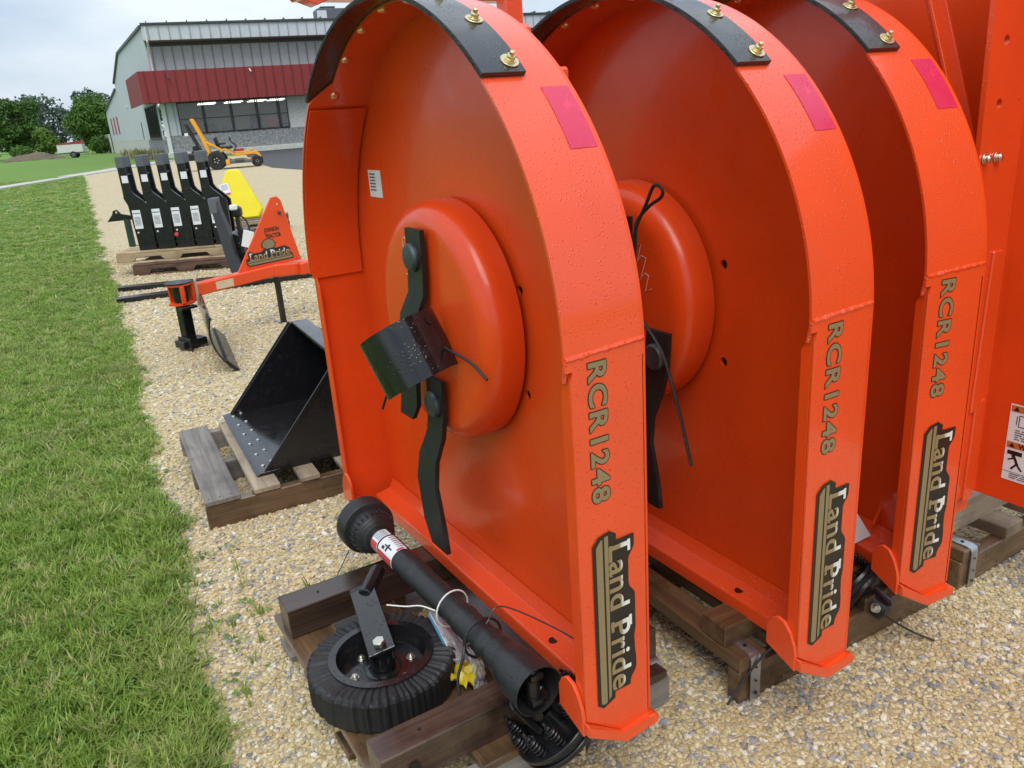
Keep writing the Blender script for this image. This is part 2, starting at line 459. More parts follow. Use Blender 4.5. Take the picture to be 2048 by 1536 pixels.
# concrete path in slabs
path = thing('path', None, None); path['kind'] = 'structure'
px0, px1 = Vector((-18.35, 26.0, 0)), Vector((-19.75, 50.4, 0))
dvec = (px1 - px0).normalized(); nvec = Vector((-dvec.y, dvec.x, 0)); nsl = 15; sl = (px1 - px0).length / nsl
for k in range(nsl):
    c = px0 + dvec * sl * (k + .5) + Vector((0, 0, .02 + random.uniform(-.008, .008)))
    wd = 1.25 if k > 6 else random.uniform(.45, .95)
    MB().box((sl - .03, wd, .06), bev=.01).obj('slab', CONCRETE, path, c - nvec * (1.25 - wd) * .3, (0, 0, math.atan2(dvec.y, dvec.x)))

# ---- loose stones (stuff): thousands of pebbles over the lot near the camera
def rock(seed):
    bm = bmesh.new(); bmesh.ops.create_icosphere(bm, subdivisions=1, radius=.5)
    r = random.Random(seed)
    sx, sy, sz = r.uniform(.8, 1.25), r.uniform(.6, .95), r.uniform(.42, .7)
    for v in bm.verts:
        v.co *= r.uniform(.82, 1.14)
        v.co.x *= sx; v.co.y *= sy; v.co.z *= sz
    me = bpy.data.meshes.new('pebble'); bm.to_mesh(me); bm.free(); return me
def stone_mat():
    t = NT('pebble_stone').set(Roughness=.78)
    rnd = t.rand(); v = t.coord(kind='Object')
    c = t.ramp(rnd, [(0, (.20, .205, .22)), (.06, (.30, .31, .33)), (.12, (.42, .41, .39)), (.18, (.52, .40, .205)), (.5, (.61, .475, .238)), (.74, (.68, .555, .33)), (.9, (.73, .645, .47)), (1, (.80, .76, .68))])
    n = t.noise(v, 3.5, 5)
    c = t.mix(c, (.30, .22, .12), t.ramp(n, [(.5, (0, 0, 0)), (.8, (.45,) * 3)]))
    t.to(c, 'Base Color'); t.to(t.bump(t.noise(v, 7, 4), .35, .1), 'Normal')
    return t.m
STONE = stone_mat()
def scatter(name, meshes, pts, rot, scl, label, cat):
    """one stuff object that scatters small pieces over given points"""
    coll = bpy.data.collections.new(name + '_pieces')
    for i, (me, mt) in enumerate(meshes):
        if not me.materials: me.materials.append(mt)
        o = bpy.data.objects.new('%s_piece_%02d' % (name, i), me); coll.objects.link(o)
    pm = bpy.data.meshes.new(name); pm.vertices.add(len(pts)); pm.vertices.foreach_set('co', np.asarray(pts, np.float32).ravel())
    a = pm.attributes.new('rot', 'FLOAT_VECTOR', 'POINT'); a.data.foreach_set('vector', np.asarray(rot, np.float32).ravel())
    a = pm.attributes.new('scl', 'FLOAT_VECTOR', 'POINT'); a.data.foreach_set('vector', np.asarray(scl, np.float32).ravel())
    ob = bpy.data.objects.new(name, pm); COL.objects.link(ob)
    ng = bpy.data.node_groups.new(name, 'GeometryNodeTree')
    ng.interface.new_socket('Geometry', in_out='INPUT', socket_type='NodeSocketGeometry')
    ng.interface.new_socket('Geometry', in_out='OUTPUT', socket_type='NodeSocketGeometry')
    N, L = ng.nodes, ng.links
    gi, go = N.new('NodeGroupInput'), N.new('NodeGroupOutput')
    ci = N.new('GeometryNodeCollectionInfo'); ci.inputs['Collection'].default_value = coll
    ci.inputs['Separate Children'].default_value = True; ci.inputs['Reset Children'].default_value = True
    ip = N.new('GeometryNodeInstanceOnPoints'); ip.inputs['Pick Instance'].default_value = True
    ra = N.new('GeometryNodeInputNamedAttribute'); ra.data_type = 'FLOAT_VECTOR'; ra.inputs['Name'].default_value = 'rot'
    sa = N.new('GeometryNodeInputNamedAttribute'); sa.data_type = 'FLOAT_VECTOR'; sa.inputs['Name'].default_value = 'scl'
    L.new(gi.outputs[0], ip.inputs['Points']); L.new(ci.outputs[0], ip.inputs['Instance'])
    L.new(ra.outputs[0], ip.inputs['Rotation']); L.new(sa.outputs[0], ip.inputs['Scale'])
    L.new(ip.outputs[0], go.inputs[0])
    md = ob.modifiers.new('scatter', 'NODES'); md.node_group = ng
    return tag(ob, label, cat, kind='stuff')

def stones():
    P, S = [], []
    for (y0, y1, xr, dens, smin, smax) in ((.9, 2.1, 2.6, 8200, .009, .024), (2.1, 3.4, 2.9, 6600, .010, .026), (3.4, 6.0, 2.2, 3000, .013, .030), (6.0, 11.0, 1.5, 1000, .02, .038)):
        n = int(dens * (y1 - y0) * (xr + .494 * (y0 + y1) / 2 + .15))
        y = rng.uniform(y0, y1, n); xl = -.494 * y - .11
        x = xl + rng.uniform(0, 1, n) ** 1.0 * (xr - xl)
        s = smin * .75 + (smax * 1.12 - smin * .75) * rng.beta(1.35, 3.4, n)
        P.append(np.c_[x, y, .004 + s * .10]); S.append(s)
    P, S = np.concatenate(P), np.concatenate(S)
    n = len(P)
    rot = np.c_[rng.normal(0, .3, n), rng.normal(0, .3, n), rng.uniform(0, 6.28, n)]
    scatter('gravel_stones', [(rock(i), STONE) for i in range(9)], P, rot, np.c_[S, S, S],
            'loose tan and grey crushed gravel covering the equipment lot', 'gravel')
stones()

# ---- grass (stuff)
def blade_tuft(seed, n, h0, h1, spread, w=.0032, bend=.5):
    r = random.Random(seed); V, Fc = [], []
    for _ in range(n):
        a = r.uniform(0, 6.28); d = spread * math.sqrt(r.random()); bx, by = d * math.cos(a), d * math.sin(a)
        h = r.uniform(h0, h1); yaw = r.uniform(0, 6.28); lean = r.uniform(.1, bend) * h
        lx, ly = math.cos(yaw) * lean, math.sin(yaw) * lean; wx, wy = -math.sin(yaw) * w, math.cos(yaw) * w
        k = len(V)
        V += [(bx - wx, by - wy, 0), (bx + wx, by + wy, 0), (bx + lx * .35 - wx * .9, by + ly * .35 - wy * .9, h * .55), (bx + lx * .35 + wx * .9, by + ly * .35 + wy * .9, h * .55), (bx + lx * 1.2, by + ly * 1.2, h)]
        Fc += [(k, k + 1, k + 3, k + 2), (k + 2, k + 3, k + 4)]
    me = bpy.data.meshes.new('tuft'); me.from_pydata(V, [], Fc); me.update(); return me
def leaf_tuft(seed, n, r0, h):
    r = random.Random(seed); V, Fc = [], []
    for _ in range(n):
        a = r.uniform(0, 6.28); d = .03 * r.random() + .008; cx, cy, cz = d * math.cos(a), d * math.sin(a), r.uniform(.4, 1) * h
        for q in range(3):
            b = a + q * 2.09; ox, oy = cx + math.cos(b) * r0 * .8, cy + math.sin(b) * r0 * .8; k = len(V)
            V += [(ox + math.cos(t) * r0 * .8, oy + math.sin(t) * r0 * .8, cz + r.uniform(-.003, .004)) for t in (0, 1.05, 2.1, 3.14, 4.2, 5.24)]
            Fc.append(tuple(range(k, k + 6)))
    me = bpy.data.meshes.new('clover'); me.from_pydata(V, [], Fc); me.update(); return me
def grass_mat(name, dark, mid, light, straw):
    t = NT(name).set(Roughness=.55, Specular_IOR_Level=.3)
    rnd = t.rand()
    c = t.ramp(rnd, [(0, dark), (.45, mid), (.84, light), (.93, straw)])
    gp = t.new('ShaderNodeNewGeometry').outputs['Position']
    c = t.mix(c, tuple((a + b) / 2 * .9 for a, b in zip(mid, straw)), t.ramp(t.noise(gp, 1.7, 4), [(.50, (0, 0, 0)), (.72, (.6,) * 3)]))
    c = t.mix(c, tuple(a * .8 for a in dark), t.ramp(t.noise(gp, 5.5, 3), [(.54, (0, 0, 0)), (.76, (.5,) * 3)]))
    t.to(c, 'Base Color')
    tr = t.new('ShaderNodeBsdfTranslucent'); t.l.new(c, tr.inputs[0])
    ms = t.new('ShaderNodeMixShader'); ms.inputs[0].default_value = .35
    out = t.n['Material Output']; t.l.new(t.p.outputs[0], ms.inputs[1]); t.l.new(tr.outputs[0], ms.inputs[2]); t.l.new(ms.outputs[0], out.inputs[0])
    return t.m
GRASS = grass_mat('grass_blades', (.135, .215, .027), (.23, .345, .050), (.34, .47, .088), (.52, .47, .23))
CLOVER = grass_mat('clover_leaves', (.09, .21, .04), (.14, .29, .06), (.19, .36, .10), (.26, .40, .15))
def grass():
    P, S = [], []
    def band(y0, y1, xl0, xl1, dens, s0, s1, over=.06):
        # xl0/xl1: left limit at y0/y1
        n = int(dens * (y1 - y0) * ((-.494 * y0 - xl0) + (-.494 * y1 - xl1)) / 2)
        y = rng.uniform(y0, y1, n); f = (y - y0) / (y1 - y0); xl = xl0 + (xl1 - xl0) * f; xr = -.494 * y + .02 * np.sin(y * 9.1) + .03 * np.sin(y * 3.3 + 2) - np.clip(.10 - .014 * y, .02, .1)
        u = rng.uniform(0, 1, n)
        x = xl + u * (xr - xl) + np.where(u > .93, np.abs(rng.normal(0, over, n)) * .5, 0)
        P.append(np.c_[x, y, np.zeros(n)]); S.append(rng.uniform(s0, s1, n))
    band(.9, 2.2, -2.3, -2.8, 2700, .75, 1.25)
    band(2.2, 3.6, -2.8, -3.7, 2100, .8, 1.3)
    band(3.6, 6.0, -3.7, -5.2, 1400, .95, 1.5)
    band(6.0, 10, -5.2, -7.8, 700, 1.2, 1.9)
    band(10, 18, -6.8, -11.6, 190, 1.7, 2.7)
    band(18, 36, -11.8, -23.5, 40, 2.6, 4.0)
    P_, S_ = np.concatenate(P), np.concatenate(S)
    # taller fringe along the edge
    n = 2600; y = .9 + 9 * rng.uniform(0, 1, n) ** 1.7; x = -.494 * y - np.clip(.105 - .014 * y, .02, .1) + rng.normal(-.012, .042, n) + .05 * np.sin(y * 4.1) * np.sin(y * 1.7)
    P_ = np.concatenate([P_, np.c_[x, y, np.zeros(n)]]); S_ = np.concatenate([S_, rng.uniform(1.1, 1.75, n)])
    tpath = ((P_[:, 0] + 18.35) * dvec.x + (P_[:, 1] - 26) * dvec.y); offp = np.abs((P_[:, 0] + 18.35) * nvec.x + (P_[:, 1] - 26) * nvec.y)
    keep = ~((offp < .72) & (P_[:, 1] > 20)); P_, S_ = P_[keep], S_[keep]; SZ_ = np.minimum(S_, 1.15) * np.where(P_[:, 1] > 5, .46, np.where(P_[:, 1] > 3, .56, .68))
    n = len(P_)
    rot = np.c_[rng.normal(0, .12, n), rng.normal(0, .12, n), rng.uniform(0, 6.28, n)]
    tm = [(blade_tuft(i, 22, .020, .060, .026, .0019, .8), GRASS) for i in range(8)] + [(blade_tuft(20 + i, 8, .03, .080, .018, .0028, 1.0), GRASS) for i in range(2)] + [(leaf_tuft(3, 3, .0070, .034), CLOVER)]
    scatter('grass', tm, P_, rot, np.c_[S_, S_, SZ_], 'mown green grass and clover on the left of the gravel', 'grass')
    # a few weeds growing out of the gravel beside the edge
    W = []
    for _ in range(60):
        y = random.uniform(1.7, 2.6); t = abs(random.gauss(0, .16)); W.append((-.494 * y + t, y, .004))
    for k in range(16): W.append((-1.0 + .030 * k + random.gauss(0, .012), 2.02 + .022 * k + random.gauss(0, .012), .004))
    W = np.array(W); n = len(W); s = rng.uniform(.5, 1.1, n)
    scatter('weeds', [(blade_tuft(50, 5, .02, .06, .012, .0035, .9), GRASS), (leaf_tuft(8, 2, .007, .02), CLOVER)], W, np.c_[np.zeros(n), np.zeros(n), rng.uniform(0, 6.28, n)], np.c_[s, s, s], 'thin weeds sprouting from the gravel beside the lawn edge', 'weeds')
grass()

# ================================================================== trees
def leaf_mat(name, a, b, c):
    t = NT(name).set(Roughness=.6, Specular_IOR_Level=.25)
    v = t.coord(kind='Object')
    f = t.noise(v, 1.4, 3)
    g = t.voro(v, 5.0, out='Color'); sp = t.new('ShaderNodeSeparateColor'); t.l.new(g, sp.inputs[0])
    col = t.ramp(t.math('ADD', t.math('MULTIPLY', f, .6), t.math('MULTIPLY', sp.outputs[0], .4)), [(.25, a), (.5, b), (.8, c)])
    t.to(col, 'Base Color')
    tr = t.new('ShaderNodeBsdfTranslucent'); t.l.new(col, tr.inputs[0])
    ms = t.new('ShaderNodeMixShader'); ms.inputs[0].default_value = .25
    t.l.new(t.p.outputs[0], ms.inputs[1]); t.l.new(tr.outputs[0], ms.inputs[2]); t.l.new(ms.outputs[0], t.n['Material Output'].inputs[0])
    return t.m
LEAF_D = leaf_mat('leaves_dark', (.040, .085, .016), (.068, .14, .026), (.115, .21, .045))
LEAF_M = leaf_mat('leaves_mid', (.055, .115, .020), (.095, .185, .034), (.155, .26, .058))
LEAF_L = leaf_mat('leaves_light', (.08, .15, .024), (.13, .22, .040), (.20, .30, .07))
LEAF_HAZE = leaf_mat('leaves_haze_tint', (.075, .115, .090), (.105, .150, .115), (.14, .19, .145))  # bluish tint puts the haze of distance into the leaf colour
BARK = simple('bark', (.06, .05, .04), .9, vary=.3, bump=.6)
def tree(name, label, loc, h, w, leaf, seed, leafs=5200, ls=.20, group='trees behind the lawn'):
    r = np.random.default_rng(seed); rr = random.Random(seed)
    root = thing(name, label, 'tree' if h > 2.6 else 'bush', loc, 0, group)
    mb = MB(); top = h * .72
    pts = [(0, 0, 0), (.02 * h, .01 * h, top * .3), (-.01 * h, .02 * h, top * .65), (0, 0, top)]
    mb.sweep(pts, 1, 8, lambda i: h * (.03 - .008 * i))
    for _ in range(9):
        a = rr.uniform(0, 6.28); z0 = rr.uniform(.25, .7) * h; e = Vector((math.cos(a) * w * .36, math.sin(a) * w * .36, z0 + rr.uniform(.1, .3) * h))
        mb.sweep([(0, 0, z0), (e.x * .5, e.y * .5, z0 + (e.z - z0) * .7), tuple(e)], 1, 6, lambda i: h * (.013 - .004 * i))
    mb.obj('trunk', BARK, root)
    ncl = 46; C = []
    while len(C) < ncl:
        p = r.uniform(-1, 1, 3); q = np.linalg.norm(p)
        if .45 < q < 1 or (q < 1 and r.random() < .2): C.append(p)
    C = np.array(C); C[:, 0] *= w * .43; C[:, 1] *= w * .43; C[:, 2] = (C[:, 2] * .5 + .5) * h * .86 + h * .08
    CR = r.uniform(.10, .19, ncl) * w
    k = r.integers(0, ncl, leafs); d = r.normal(0, 1, (leafs, 3)); d /= np.linalg.norm(d, axis=1)[:, None]
    pos = C[k] + d * (CR[k] * r.uniform(.55, 1.12, leafs))[:, None]; pos[:, 2] = np.maximum(pos[:, 2], .05 * h)
    n = d + r.normal(0, .55, (leafs, 3)); n /= np.linalg.norm(n, axis=1)[:, None]
    t1 = np.cross(n, r.normal(0, 1, (leafs, 3))); t1 /= np.linalg.norm(t1, axis=1)[:, None]; t2 = np.cross(n, t1)
    s = (r.uniform(.55, 1.25, leafs) * ls)[:, None]
    V = np.empty((leafs, 4, 3)); V[:, 0] = pos - t1 * s; V[:, 1] = pos - t2 * s * .55; V[:, 2] = pos + t1 * s; V[:, 3] = pos + t2 * s * .55
    me = bpy.data.meshes.new('crown'); me.from_pydata(V.reshape(-1, 3).tolist(), [], np.arange(leafs * 4).reshape(-1, 4).tolist()); me.update()
    link('crown', me, leaf, root, smooth=0)
    return root
tree('broadleaf_tree', 'dark broad tree at the far left, tallest beside the dirt mound', (-56.8, 101, 0), 7.6, 6.6, LEAF_D, 1, 8200)
tree('broadleaf_tree', 'light green tree cut by the left picture edge behind the dark tree', (-62.8, 104, 0), 7.4, 5.0, LEAF_L, 2)
tree('broadleaf_tree', 'broad rounded tree in the middle, behind the white trailer', (-50.0, 106, 0), 7.0, 6.2, LEAF_M, 3, 8200)
tree('broadleaf_tree', 'tree right of the rounded one, close beside the building', (-47.0, 110, 0), 6.3, 5.4, LEAF_D, 4, 6500)
tree('small_tree', 'low light green tree between the dark tree and the rounded tree', (-52.4, 99, 0), 3.4, 3.0, LEAF_L, 5, 3600, .15)
tree('bush', 'yellow green bush at the left edge in front of the dark tree', (-57.8, 94.5, 0), 2.5, 3.4, LEAF_L, 6, 3600, .14, 'bushes under the trees')
tree('bush', 'low green bush at the foot of the dirt mound', (-53.8, 96, 0), 1.5, 2.6, LEAF_M, 7, 2400, .12, 'bushes under the trees')
tree('bush', 'dark low bush right of the white trailer', (-46.3, 100, 0), 1.9, 3.0, LEAF_D, 8, 2600, .13, 'bushes under the trees')
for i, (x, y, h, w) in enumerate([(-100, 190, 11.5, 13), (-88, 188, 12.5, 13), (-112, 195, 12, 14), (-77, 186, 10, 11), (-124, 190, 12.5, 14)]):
    tree('distant_tree', ['hazy distant tree seen through the gap left of the rounded tree', 'hazy distant tree whose top shows over the gap in the middle', 'hazy distant tree behind the dark tree at left', 'hazy distant tree at right behind the building edge', 'hazy distant tree furthest left behind the light green tree'][i], (x, y, 0), h, w, LEAF_HAZE, 30 + i, 3800, .5, 'distant hazy trees')

DIRT = simple('dirt', (.13, .10, .065), .95, vary=.35, bump=1, bscale=6)
mb = MB(); rows = []
for i in range(15):
    row = []
    for j in range(15):
        x, y = (i / 14 - .5) * 6, (j / 14 - .5) * 4
        hh = max(0, 1 - (x / 3) ** 2 - (y / 2) ** 2) * .72 * (1 + .12 * math.sin(2 * x + y)) + random.uniform(0, .08)
        row.append((x, y, hh - .03))
    rows.append(row)
tag(mb.strip(rows).obj('dirt_mound', DIRT, None, (-48.5, 88.5, 0), (0, 0, .3)), 'low mound of bare brown dirt in front of the dark tree', 'dirt mound')

# white trailer with red top, far away on the lawn
TRWHITE = simple('trailer_white', (.62, .62, .60), .5, vary=.08); TRRED = simple('trailer_red', (.30, .035, .04), .5, vary=.1)
tr = thing('utility_trailer', 'small white trailer with red top parked on the far lawn by trees', 'trailer', (-42.6, 85, 0), .25)
MB().box((2.35, 1.3, .78), (0, 0, .92), bev=.03).obj('body', TRWHITE, tr)
MB().prism([(-1.2, 0), (1.2, 0), (1.05, .28), (-1.05, .12)], 1.34, axes((1, 0, 0), (0, 0, 1), (0, -1, 0), (0, .67, 1.32)), .01).obj('roof', TRRED, tr)
MB().box((3.0, 1.2, .10), (-.1, 0, .46), bev=.01).box((1.2, .12, .10), (-1.95, 0, .46)).obj('chassis', GREY_CAP, tr)
for s in (-1, 1):
    w = MB().cyl(.32, .18, axes((1, 0, 0), (0, 0, 1), (0, -1, 0), (.2, s * .66 + .09, .32)), 20, bev=.03).obj('wheel', RUBBER, tr)
    MB().cyl(.17, .19, axes((1, 0, 0), (0, 0, 1), (0, -1, 0), (.2, s * .66 + .095, .32)), 16).obj('rim', GREY_CAP, w)

# ================================================================== the shop building
BC = Vector((-22.1, 56.61, 0)); be = Vector((math.cos(R(21)), math.sin(R(21)), 0)); bn = Vector((be.y, -be.x, 0))
bl = Vector((-.471, .882, 0))
def ribbed(name, col, pitch=.30, along='x', dark=.62):
    t = NT(name).set(Roughness=.62, Metallic=0, Specular_IOR_Level=.3)
    v = t.coord(kind='Object'); n = t.noise(v, 2.5, 5)
    c = t.ramp(n, [(.3, tuple(x * .93 for x in col)), (.7, tuple(min(1, x * 1.05) for x in col))])
    st = t.noise(t.coord((3, 3, .25)), 1.5, 4)
    c = t.mix(c, tuple(x * .7 for x in col), t.ramp(st, [(.5, (0, 0, 0)), (.8, (.4,) * 3)]))
    t.to(c, 'Base Color'); return t.m
SIDING = ribbed('grey_metal_siding', (.40, .42, .44)); SIDING_L = ribbed('light_metal_siding', (.53, .555, .60)); REDBAND = ribbed('red_metal_band', (.235, .034, .034))
RIB_SHADE_G = simple('grey_rib_shade', (.20, .21, .22), .6); RIB_SHADE_L = simple('light_rib_shade', (.30, .32, .34), .6); RIB_SHADE_R = simple('red_rib_shade', (.14, .012, .016), .6)  # darker rib colours paint in the shadow lines; real ribs match their sheet
TRIM = simple('dark_trim', (.045, .048, .05), .45); WALLSTONE = simple('pebbledash_base', (.235, .24, .25), .9, vary=.45, bump=.8, bscale=14)
CONC_WALL = simple('pale_concrete_base', (.50, .50, .46), .9, vary=.15, bump=.4); SOFFIT = simple('soffit_wood', (.20, .175, .15), .7, vary=.2)
DOWNSP = simple('downspout_white', (.62, .64, .66), .5, vary=.06)
def glass_mat():
    t = NT('shop_window_glass').set(Base_Color=(.78, .80, .80), Roughness=.02, Transmission_Weight=.92, IOR=1.45, Specular_IOR_Level=.6)
    return t.m
GLASS = glass_mat()
INT_WALL = simple('interior_wall', (.42, .40, .33), .8); INT_DARK = simple('interior_dark', (.03, .03, .04), .7, vary=.4)
FRAME = simple('window_frame_dark', (.03, .033, .035), .4)
shop = thing('shop_building', 'long grey metal shop building with wide red band and dark windows', 'building', BC, math.atan2(be.y, be.x))
# local axes: x along the front, y inward (away from the viewer), z up
LEN, DEP = 46.0, 24.0
lang = math.atan2(bl.y, bl.x) - math.atan2(be.y, be.x)     # left wall direction in local axes
ld = Vector((math.cos(lang), math.sin(lang), 0))
def seam_wall(name, p0, d, length, z0, z1, mat, out, step, rib=.06, proud=.05, top=None):
    """flat metal wall with standing ribs; every rib a sub-part"""
    w = MB(); n = Vector(out)
    zt = (lambda t: z1) if top is None else top
    ts = [0] + ([k * length / 24 for k in range(1, 24)] if top else []) + [length]
    A = [p0 + d * t + Vector((0, 0, z0)) for t in ts]; B = [p0 + d * t + Vector((0, 0, zt(t))) for t in ts]
    w.strip([A, B], .06)
    o = w.obj(name, mat, shop)
    k = 1; t = step * .5; sm = {SIDING: RIB_SHADE_G, SIDING_L: RIB_SHADE_L, REDBAND: RIB_SHADE_R}[mat]
    me = None
    while t < length - .02:
        h = zt(t) - z0
        m = MB().box((rib, proud, h), bev=.006) if me is None or top else None
        if m is not None:
            q = m.obj('rib', sm, o); me = q.data
        else:
            q = link('rib', me, sm, o, smooth=0)
        c = p0 + d * t + n * proud * .5 + Vector((0, 0, z0 + h / 2)); q.location = c; q.rotation_euler = (0, 0, math.atan2(d.y, d.x))
        t += step
    return o
X = Vector((1, 0, 0)); OUT = Vector((0, -1, 0)); lout = Vector((ld.y, -ld.x, 0)); lout = lout if lout.x < 0 else -lout
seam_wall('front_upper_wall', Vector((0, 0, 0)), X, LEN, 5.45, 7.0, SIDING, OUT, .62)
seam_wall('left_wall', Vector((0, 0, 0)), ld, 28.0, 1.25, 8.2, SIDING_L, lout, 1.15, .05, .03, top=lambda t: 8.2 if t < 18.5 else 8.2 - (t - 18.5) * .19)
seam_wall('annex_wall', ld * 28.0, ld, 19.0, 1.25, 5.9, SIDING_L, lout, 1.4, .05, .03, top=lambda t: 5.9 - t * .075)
# base courses
MB().boxm((0.0, -.02, 0), (LEN, .2, 1.42)).obj('stone_base_wall', WALLSTONE, shop)
MB().bar(ld * 0 + Vector((0, 0, .62)), ld * 9 + Vector((0, 0, .62)), .12, 1.24).obj('side_stone_base', WALLSTONE, shop)
MB().bar(ld * 9 + Vector((0, 0, .62)), ld * 47 + Vector((0, 0, .62)), .12, 1.24).obj('side_concrete_base', CONC_WALL, shop)
MB().boxm((-.3, -.32, 0), (LEN, -.02, .34), .02).obj('kerb', CONC_WALL, shop)
# red band, wrapping the corner
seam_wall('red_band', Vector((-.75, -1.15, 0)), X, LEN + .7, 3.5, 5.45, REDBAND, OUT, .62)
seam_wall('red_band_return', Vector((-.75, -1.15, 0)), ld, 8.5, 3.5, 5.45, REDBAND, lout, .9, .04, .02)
MB().boxm((-.72, -1.12, 5.40), (LEN, .0, 5.45)).obj('band_cap', REDBAND, shop)
MB().boxm((-.72, -1.12, 3.49), (LEN, .0, 3.54)).obj('band_soffit', TRIM, shop)
# upper canopy
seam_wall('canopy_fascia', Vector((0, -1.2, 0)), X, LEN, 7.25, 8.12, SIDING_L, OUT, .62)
MB().boxm((0, -1.17, 7.22), (LEN, 0, 7.28)).obj('canopy_soffit', SOFFIT, shop)
MB().boxm((0, -.03, 6.98), (LEN, .06, 7.24)).obj('soffit_trim', TRIM, shop)
MB().prism([(-1.2, 7.28), (0, 7.28), (0, 8.1), (-1.2, 8.1)], .06, axes((0, 1, 0), (0, 0, 1), (1, 0, 0), (-.06, 0, 0))).obj('canopy_end', SIDING_L, shop)
rf = MB().boxm((-.1, -1.32, 8.12), (LEN, .0, 8.27), .02).obj('roof_edge', TRIM, shop)
for k in range(38):
    MB().boxm((0, -.9, 0), (.06, .05, .10)).obj('roof_seam', TRIM, rf, (.25 + k * 1.22, -.42, 8.27))
# sloping roof sheet behind
mb = MB(); mb.strip([[(0, 0, 8.2), tuple(ld * 18.5 + Vector((0, 0, 8.2))), tuple(ld * 28 + Vector((0, 0, 6.4)))], [(LEN, 0, 8.2), tuple(X * LEN + ld * 18.5 + Vector((0, 0, 8.2))), tuple(X * LEN + ld * 28 + Vector((0, 0, 6.4)))]], .1)
mb.obj('roof', TRIM, shop)
for nm, a, b in (('roof_trim', Vector((0, 0, 8.2)), ld * 18.5 + Vector((0, 0, 8.25))), ('roof_trim', ld * 18.5 + Vector((0, 0, 8.25)), ld * 28 + Vector((0, 0, 6.48))), ('annex_gutter', ld * 28 + Vector((0, 0, 5.95)), ld * 47 + Vector((0, 0, 4.55)))):
    MB().bar(a + lout * .1, b + lout * .1, .22, .16).obj(nm, TRIM, shop)
# windows on the front: frame, five panes, divided
def pane(x0, x1, z0, z1):
    w = MB()
    for (a, b, c, d) in ((x0, x1, z0, z0 + .07), (x0, x1, z1 - .07, z1), (x0, x0 + .07, z0 + .07, z1 - .07), (x1 - .07, x1, z0 + .07, z1 - .07)):
        w.boxm((a, -.10, c), (b, .02, d), .006)
    w.boxm((x0 + .07, -.09, z0 + (z1 - z0) * .46), (x1 - .07, .0, z0 + (z1 - z0) * .46 + .05))
    o = w.obj('window', FRAME, shop)
    MB().boxm((x0 + .06, -.035, z0 + .06), (x1 - .06, -.025, z1 - .06)).obj('pane', GLASS, o)
for (a, b) in ((1.15, 2.75), (2.80, 4.55), (4.60, 6.25), (6.30, 7.70), (7.75, 8.35)): pane(a, b, 1.46, 3.48)
for k in range(9): pane(11.2 + k * 2.0, 13.1 + k * 2.0, 1.46, 3.48)
seam_wall('front_pier', Vector((.25, 0, 0)), X, .9, 1.42, 3.5, SIDING_L, OUT, .45)
MB().boxm((8.36, -.02, 1.42), (11.15, .2, 3.5)).obj('wall_pier', CONC_WALL, shop)
# dark glazing on the left side
for k in range(6):
    o = MB()
    a = ld * (.35 + k * 1.12); b = ld * (.35 + (k + 1) * 1.12)
    for z in (1.32, 3.44): o.bar(a + lout * .08 + Vector((0, 0, z)), b + lout * .08 + Vector((0, 0, z)), .1, .1)
    for q in (a, b): o.bar(q + lout * .08 + Vector((0, 0, 1.25)), q + lout * .08 + Vector((0, 0, 3.5)), .06, .09)
    w = o.obj('side_window', FRAME, shop)
    MB().bar(a + lout * .06 + Vector((0, 0, 2.38)), b + lout * .06 + Vector((0, 0, 2.38)), .01, 2.1).obj('pane', simple('side_glass', (.018, .022, .026), .08) if k == 0 else MATS['side_glass'], w)
# room behind the glass: back wall, ceiling lights, dark shapes of stock
MB().boxm((.3, 6.0, .0), (30, 6.1, 3.6)).obj('interior_wall', INT_WALL, shop)
MB().boxm((.3, .25, 3.45), (30, 6.0, 3.52)).obj('interior_ceiling', INT_WALL, shop)
MB().boxm((.3, .25, .02), (30, 6.0, .08)).obj('interior_floor', INT_DARK, shop)
LAMP = NT('ceiling_tube').set(Base_Color=(1, 1, 1), Emission_Color=(1, .96, .85, 1), Emission_Strength=2.6).m
for x in (2.6, 4.4, 6.0, 7.4, 12, 15, 18):
    for y in (1.2, 3.2): MB().boxm((x, y, 3.36), (x + 1.15, y + .16, 3.42)).obj('ceiling_light', LAMP, shop)
for i in range(9):
    MB().boxm((.8 + i * 1.05, 2.2 + (i % 3) * .6, .08), (1.6 + i * 1.05, 3.0 + (i % 3) * .6, 1.5 + .35 * ((i * 7) % 4)), .1).obj('stock_shelf', [INT_DARK, LABEL_RED, INT_DARK, GREY_CAP, INT_DARK][i % 5], shop)
# downspout, cameras, lights
MB().sweep([(.15, -1.24, 8.0), (.15, -1.24, 7.2), (.15, -.35, 6.6), (.15, -.18, 6.3), (.15, -.18, 5.46)], .07, 8).obj('downspout', DOWNSP, shop)
MB().boxm((.16, -.16, 0), (.42, -.03, 3.5), .02).obj('corner_post', DOWNSP, shop)
for p in ((.95, -1.24, 5.1), (6.1, -1.24, 5.28)):
    MB().box((.10, .16, .10), (0, -.06, 0), bev=.02).rod((0, -.1, -.02), (.05, -.2, -.16), .045, 10).obj('security_camera', DOWNSP if p[0] > 2 else TRIM, shop, p)
MB().bar(ld * 20 + lout * .12 + Vector((0, 0, 4.1)), ld * 20.5 + lout * .12 + Vector((0, 0, 4.1)), .2, .16).obj('wall_light', DOWNSP, shop)
for k in range(3):
    a = ld * (33 + k * 4.0) + lout * .06
    MB().bar(a + Vector((0, 0, 2.8)), a + ld * 1.4 + Vector((0, 0, 2.8)), .05, 1.7).obj('annex_window', TRRED, shop)
MB().bar(ld * 11.5 + lout * .08 + Vector((0, 0, 1.3)), ld * 11.5 + lout * .08 + Vector((0, 0, 2.6)), .06, .08).obj('conduit', TRIM, shop)
